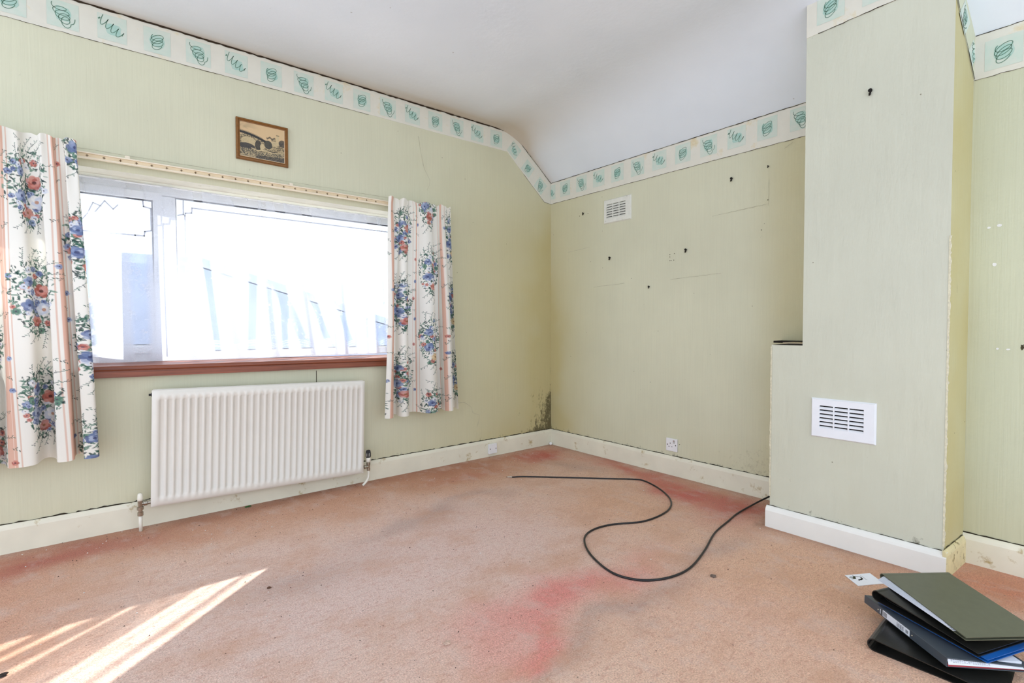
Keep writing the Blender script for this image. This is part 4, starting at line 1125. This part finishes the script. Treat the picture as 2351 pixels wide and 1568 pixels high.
# white ball in the corner
bm = bmesh.new(); bmesh.ops.create_uvsphere(bm, u_segments=20, v_segments=14, radius=0.014)
for v in bm.verts: v.co.z = v.co.z*0.92+0.0130
bl = bobj('white_ball', bm, mat('ball_white', S(240, 240, 238), 0.4), None, True, label='small white ball lying in the room corner', cat='ball'); bl.location = (-0.038, -0.036, 0)

# business card
def quad_frame(A_, B_, D_): return Vector(A_), Vector(B_)-Vector(A_), Vector(D_)-Vector(A_)
cA, cu, cv = Vector((-0.680, -2.426, 0)), Vector((0.098, -0.057, 0)), Vector((-0.054, -0.062, 0))
card = empty('business_card', cA+cu*0.5+cv*0.5, label='white business card with a dark hand logo beside the folders', cat='card')
off = -(cu*0.5+cv*0.5)
bm = bmesh.new(); bq = [bm.verts.new(off+cu*a+cv*b_+Vector((0, 0, z))) for z in (0.0010, 0.0022) for a, b_ in ((0, 0), (1, 0), (1, 1), (0, 1))]
for f in ([0, 1, 2, 3], [4, 5, 6, 7], [0, 1, 5, 4], [1, 2, 6, 5], [2, 3, 7, 6], [3, 0, 4, 7]): bm.faces.new([bq[i] for i in f])
bobj('card_stock', bm, mat('card_white', S(240, 241, 246), 0.45, 0.01, 30), card)
zA, zB, zD = np.array((130., 375.)), np.array((1190., 310.)), np.array((710., 840.))
Mi = np.linalg.inv(np.stack([zB-zA, zD-zA], 1))
def cp(x, y):
    a, b_ = Mi @ (np.array((x, y))-zA); return off+cu*float(a)+cv*float(b_)+Vector((0, 0, 0.0025))
LOGO = mat('logo_olive', S(62, 66, 34), 0.6); LOGOB = mat('logo_black', S(24, 24, 18), 0.6)
bm = bmesh.new()
for seg in (((345, 440), (560, 470)), ((335, 487), (560, 495)), ((425, 547), (600, 545)), ((450, 405), (570, 450))): ribbon_faces(bm, [cp(*q) for q in seg], 0.0035, (0, 0, 1))
bm.faces.new([bm.verts.new(cp(*q)) for q in ((480, 440), (575, 450), (620, 550), (500, 550))])
bobj('logo_fingers', bm, LOGO, card)
bm = bmesh.new(); ribbon_faces(bm, [cp(*q) for q in ((560, 440), (690, 455), (780, 470), (850, 520), (865, 560), (810, 600))], [0.003, 0.003, 0.004, 0.006, 0.007, 0.006], (0, 0, 1))
bm.faces.new([bm.verts.new(cp(*q)) for q in ((715, 575), (830, 575), (850, 590), (745, 635), (715, 610))])
bobj('logo_arrow', bm, LOGOB, card)
bm = bmesh.new(); ribbon_faces(bm, [cp(*q) for q in ((780, 400), (870, 460), (960, 525), (1040, 600), (1090, 605))], 0.0014, (0, 0, 1)); bobj('logo_text_line', bm, mat('text_grey', S(120, 122, 124), 0.6), card)

# folders and binder
def folded(name, org, e1, L, W, z0, z1, g0, g1, th, m, parent=None, fold=True, flip=1, wob=0.0, **kw):
    """sheet folded at s=0 into a U: two leaves running along e1 for L, extruded W across; z0/z1 height of the lower leaf at fold and free end"""
    e1 = Vector(e1+(0,)).normalized(); e2 = Vector((-e1.y, e1.x, 0))*flip
    o = Vector(org+(0,)); sec_o, sec_i = [], []
    ns = 14; mids = []
    for i in range(ns, 0, -1):
        t = i/ns; mids.append((L*t, z0+(z1-z0)*t))
    r0 = g0/2
    for k in range(9):
        a = -math.pi/2-math.pi*k/8
        mids.append((r0+r0*math.cos(a)*1.0, z0+r0+r0*math.sin(a)))
    for i in range(1, ns+1):
        t = i/ns; mids.append((L*t, z0+(z1-z0)*t+g0+(g1-g0)*min(1, t*1.0)+wob*math.sin(t*math.pi)))
    n = len(mids); A_, B_ = [], []
    for i, (s, z) in enumerate(mids):
        p, q = mids[max(0, i-1)], mids[min(n-1, i+1)]
        tx, tz = q[0]-p[0], q[1]-p[1]; l = math.hypot(tx, tz) or 1
        nx, nz = -tz/l, tx/l
        A_.append((s+nx*th/2, z+nz*th/2)); B_.append((s-nx*th/2, z-nz*th/2))
    loop = A_+B_[::-1]; N_ = len(loop)
    bm = bmesh.new()
    v1 = [bm.verts.new(o+e1*s+Vector((0, 0, z))) for s, z in loop]; v2 = [bm.verts.new(o+e1*s+e2*W+Vector((0, 0, z))) for s, z in loop]
    for i in range(N_): bm.faces.new([v1[i], v1[(i+1) % N_], v2[(i+1) % N_], v2[i]])
    for vv_, rv in ((v1, False), (v2, True)):
        for i in range(n-1):
            f = [vv_[i], vv_[i+1], vv_[N_-2-i], vv_[N_-1-i]]
            bm.faces.new(f[::-1] if rv else f)
    return bobj(name, bm, m, parent, **kw)
LEATH = mat('black_vinyl', S(30, 30, 28), 0.32, 0.12, 60, bump_s=0.2, bscale=300, spec=0.5)
OLIVE = mat('dark_olive_card', S(94, 96, 78), 0.34, 0.06, 40, spec=0.5)
PAPER = mat('white_paper', S(226, 230, 238), 0.6, 0.02, 20)
BLUEC = mat('blue_card', S(22, 96, 178), 0.35, 0.06, 40, spec=0.5)
BINDER = mat('slate_binder', S(66, 74, 82), 0.4, 0.06, 40, spec=0.5)
# 1 black wallet on the carpet, folded end towards the room
folded('document_folder', (-1.150, -2.640), (0.03, -1.0), 0.31, 0.235, 0.002, 0.002, 0.036, 0.012, 0.003, LEATH, flip=1, label='black vinyl wallet folder with curled spine lying flat at the bottom of the pile', cat='folder', group='folders and binder piled on the carpet')
# 2 ring binder resting on it
a0 = Vector((-0.951, -2.572, 0.048)); a1 = Vector((-1.154, -2.834, 0.042))
e1 = (a1-a0).normalized(); e2 = Vector((0.75, -0.66, 0.0)).normalized(); up = e1.cross(e2).normalized()
if up.z < 0: up = -up
Lb, Wb, Tb = 0.325, 0.235, 0.027
binder = empty('ring_binder', a0, label='slate ring binder with barcode label on its spine, crosswise under the other folders', cat='binder', group='folders and binder piled on the carpet')
def slab(name, s0, s1, w0, w1, h0, h1, m, parent=None, tw=0.0):
    bm = bmesh.new(); q = [bm.verts.new(e1*s+e2*w+up*(h+tw*w)) for h in (h0, h1) for s, w in ((s0, w0), (s1, w0), (s1, w1), (s0, w1))]
    for f in ([0, 1, 2, 3], [4, 5, 6, 7], [0, 1, 5, 4], [1, 2, 6, 5], [2, 3, 7, 6], [3, 0, 4, 7]): bm.faces.new([q[i] for i in f])
    bmesh.ops.bevel(bm, geom=list(bm.edges), offset=min(0.0008, (h1-h0)*0.3), segments=1, affect='EDGES')
    return bobj(name, bm, m, parent if parent else binder)
slab('back_cover', 0, Lb, 0.002, Wb, 0.0, 0.0028, BINDER, tw=-0.05)
slab('front_cover', 0, Lb, 0.002, Wb, Tb-0.0028, Tb, BINDER, tw=-0.10)
spine = slab('spine', 0, Lb, 0.0, 0.003, 0.0, Tb, BINDER)
slab('papers', 0.012, Lb-0.012, 0.02, Wb-0.02, 0.004, 0.012, PAPER)
lab = slab('spine_label', 0.085, 0.195, -0.0006, 0.0004, 0.0035, Tb-0.0035, PAPER, spine)
GREYT = mat('label_grey', S(150, 152, 158), 0.6); BLACKT = mat('print_black', S(40, 42, 46), 0.6)
for s0, s1, h0, h1, mm in ((0.086, 0.104, 0.005, 0.022, GREYT), (0.150, 0.157, 0.005, 0.022, GREYT), (0.159, 0.172, 0.006, 0.022, BLACKT), (0.184, 0.1855, 0.008, 0.020, BLACKT), (0.187, 0.188, 0.008, 0.020, BLACKT), (0.190, 0.192, 0.008, 0.020, BLACKT)):
    pass
def spine_print(name, s0, s1, h0, h1, m): 
    q = [e1*s+e2*(-0.0009)+up*h for s, h in ((s0, h0), (s1, h0), (s1, h1), (s0, h1))]; return q
for nm, bars, m_ in (('label_block', ((0.087, 0.104, 0.006, 0.021),), GREYT), ('label_text', tuple((0.146+0.004*k, 0.1475+0.004*k, 0.006, 0.021-0.003*(k % 2)) for k in range(7)), BLACKT), ('barcode', tuple((0.180+0.0022*k, 0.1808+0.0022*k+0.0006*(k % 2), 0.008, 0.018) for k in range(5)), BLACKT), ('spine_mark', ((0.074, 0.077, 0.006, 0.021),), PAPER)):
    vs_, fs = [], []
    for bq_ in bars:
        fs.append([len(vs_)+i for i in range(4)]); vs_ += spine_print('', *bq_, m_)
    mesh(nm, vs_, fs, m_, lab if nm != 'spine_mark' else spine)
for s in (0.066, 0.205):
    bm = bmesh.new(); bmesh.ops.create_uvsphere(bm, u_segments=10, v_segments=8, radius=0.0028)
    for v in bm.verts: v.co = v.co+e1*s+e2*(-0.0005)+up*(Tb*0.5)
    bobj('rivet', bm, CHROME, spine, True)
# printed sheet bulging from the open end, white with a red band
ns = 10
for nm, h0f, h1f, mm in (('printed_sheet', 0.30, 0.96, PAPER), ('red_band', 0.02, 0.30, mat('red_print', S(176, 62, 70), 0.5))):
    vs_ = []
    for i in range(ns+1):
        w = 0.004+(Wb-0.03)*i/ns; hh = (Tb-0.004)-0.075*w; lo_, hi_ = 0.003-0.03*w+h0f*hh*0.8, 0.003-0.03*w+h1f*hh
        vs_ += [e1*(Lb+0.0015)+e2*w+up*lo_, e1*(Lb-0.004)+e2*w+up*max(hi_, lo_+0.0005)]
    mesh(nm, vs_, [[2*i, 2*i+2, 2*i+3, 2*i+1] for i in range(ns)], mm, binder)
vs_ = []; fs = []
for r_ in range(3):
    for i in range(18):
        w = 0.012+0.006*i*1.0; hh = (Tb-0.004)-0.075*w; f0 = 0.46+0.16*r_
        if (i*7+r_*5) % 9 in (0,): continue
        q = [(w, f0), (w+0.0045, f0), (w+0.0045, f0+0.06), (w, f0+0.06)]; fs.append([len(vs_)+k for k in range(4)])
        vs_ += [e1*(Lb+0.0022-0.0055*f)+e2*ww_+up*(0.0035-0.03*ww_+f*hh) for ww_, f in q]
mesh('printed_lines', vs_, fs, GREYT, binder)
# 3 blue folder, 4 black wallets, 5 olive folder with papers
folded('document_folder', (-0.975, -2.618), (-0.345, -0.938), 0.305, 0.235, 0.077, 0.063, 0.006, 0.008, 0.0022, BLUEC, flip=1, label='bright blue card folder sandwiched under the black wallet', cat='folder', group='folders and binder piled on the carpet')
w4 = folded('document_folder', (-0.985, -2.604), (-0.345, -0.938), 0.300, 0.235, 0.087, 0.0745, 0.032, 0.008, 0.0026, LEATH, flip=1, label='black vinyl wallet folder with double curled spine under the olive folder', cat='folder', group='folders and binder piled on the carpet')
folded('inner_flap', (-0.965, -2.634), (-0.345, -0.938), 0.255, 0.225, 0.0905, 0.079, 0.020, 0.003, 0.0018, LEATH, w4, flip=1)
t5 = folded('document_folder', (-0.890, -2.600), (-0.605, -0.796), 0.325, 0.235, 0.1225, 0.107, 0.021, 0.008, 0.0022, OLIVE, flip=1, label='dark olive card folder stuffed with white papers on top of the pile', cat='folder', group='folders and binder piled on the carpet')
pe1 = Vector((-0.605, -0.796, 0)).normalized(); pe2 = Vector((-pe1.y, pe1.x, 0))
for i in range(7):
    bm = bmesh.new(); q = []
    for h in (0, 0.0011):
        for (s, w) in ((0.010+0.001*i, -0.016+0.0022*i), (0.285-0.008*i, -0.001+0.001*i), (0.275-0.008*i, 0.215), (0.012, 0.215)):
            z = (0.1238+0.0024*i)+h+((0.1090+0.0008*i)-(0.1238+0.0024*i))*s/0.325
            q.append(bm.verts.new(Vector((-0.890, -2.600, 0))+pe1*s+pe2*w+Vector((0, 0, z))))
    for f in ([0, 1, 2, 3], [4, 5, 6, 7], [0, 1, 5, 4], [1, 2, 6, 5], [2, 3, 7, 6], [3, 0, 4, 7]): bm.faces.new([q[k] for k in f])
    bobj('paper_sheet', bm, PAPER, t5)
# small thing at the edge of the pile
gt = empty('glass_tile', (-0.715, -2.955, 0.0), label='small white tile with dark green rim on carpet by the folder pile', cat='tile')
bm = bmesh.new(); bx(bm, (-0.022, -0.03, 0.0005), (0.022, 0.03, 0.012), 0.004); bobj('rim', bm, mat('dark_green', S(30, 60, 40), 0.4), gt)
bm = bmesh.new(); bx(bm, (-0.017, -0.025, 0.0115), (0.017, 0.025, 0.0135), 0.0008); bobj('white_face', bm, PAPER, gt)

# litter
LEAFG = mat('green_leaf', S(40, 96, 40), 0.6, 0.2, 80)
bm = bmesh.new()
for (x, y, r, a) in ((0, 0, .012, .3), (.012, -.006, .009, 1.2), (-.010, -.005, .008, -0.6), (.004, -.012, .008, 2.0)):
    pts_ = [(x+r*math.cos(t)*math.cos(a)-r*.45*math.sin(t)*math.sin(a), y+r*math.cos(t)*math.sin(a)+r*.45*math.sin(t)*math.cos(a), 0.003+0.004*math.cos(t)**2+0.002*math.sin(t)) for t in np.linspace(0, 6.28, 9)[:-1]]
    bm.faces.new([bm.verts.new(p) for p in pts_])
lf = bobj('leaf_scrap', bm, LEAFG, label='crumpled green leaf scrap under the radiator against the skirting', cat='leaf'); lf.location = (-2.352, -0.045, 0)
LINT = mat('grey_lint', S(112, 96, 86), 0.95, 0.3, 60)
def lint(x, y, r, label, m=LINT, cat='fluff'):
    bm = bmesh.new(); bmesh.ops.create_icosphere(bm, subdivisions=2, radius=r)
    for v in bm.verts:
        k = 1+rnd.uniform(-.35, .35); v.co = Vector((v.co.x*1.3*k, v.co.y*k, max(0.0, v.co.z*0.5*k+r*0.35)))
    o = bobj('lint_clump' if cat == 'fluff' else 'crumb', bm, m, label=label, cat=cat); o.location = (x, y, 0)
    return o
lint(-1.092, -2.098, 0.010, 'grey lint clump outside the cable loop beside the chimney breast')
lint(-2.145, -1.795, 0.010, 'pale dusty lint clump on open carpet in front of the red patch', mat('pale_lint', S(196, 168, 150), 0.95, 0.2, 60))
lint(-2.49, -1.07, 0.006, 'little brown crumb beside the tip of the sunlit streak', mat('brown_crumb', S(92, 60, 42), 0.9, 0.3, 60), 'crumb')
lint(-3.213, -1.116, 0.009, 'shiny dark bead-like crumb in the sunlit carpet', mat('dark_bead', S(28, 20, 18), 0.25, 0.1, 60), 'crumb')
def crumbs(name, n, m, label, seed, r0, r1):
    R = random.Random(seed); vs_, fs = [], []
    while n:
        x, y = R.uniform(-3.6, -0.05), R.uniform(-2.9, -0.03)
        if R.random() < 0.35: y = -0.02-abs(R.gauss(0, 0.25))
        if x > -0.45 and y < -1.9 or (x > -1.22 and y < -2.38): continue
        if min((x-a_[0])**2+(y-a_[1])**2 for a_ in CABLE_XY) < 0.0012: continue
        r = R.uniform(r0, r1); b0 = len(vs_); a = R.uniform(0, 6.28)
        for k in range(3): vs_.append((x+r*R.uniform(.7, 1.6)*math.cos(a+k*2.1), y+r*math.sin(a+k*2.1), 0.0008))
        vs_.append((x, y, 0.001+r*R.uniform(.6, 1.1)))
        fs += [[b0, b0+1, b0+3], [b0+1, b0+2, b0+3], [b0+2, b0, b0+3]]; n -= 1
    mesh(name, vs_, fs, m, label=label, cat='litter', kind='stuff')
crumbs('dark_litter', 420, mat('litter_dark', S(64, 44, 36), 0.9, 0.3, 90), 'dark grit and crumbs scattered over the carpet', 3, 0.0012, 0.0030)
crumbs('pale_litter', 160, mat('litter_pale', S(232, 228, 220), 0.8, 0.1, 90), 'white plaster flecks scattered over the carpet', 4, 0.0012, 0.0032)
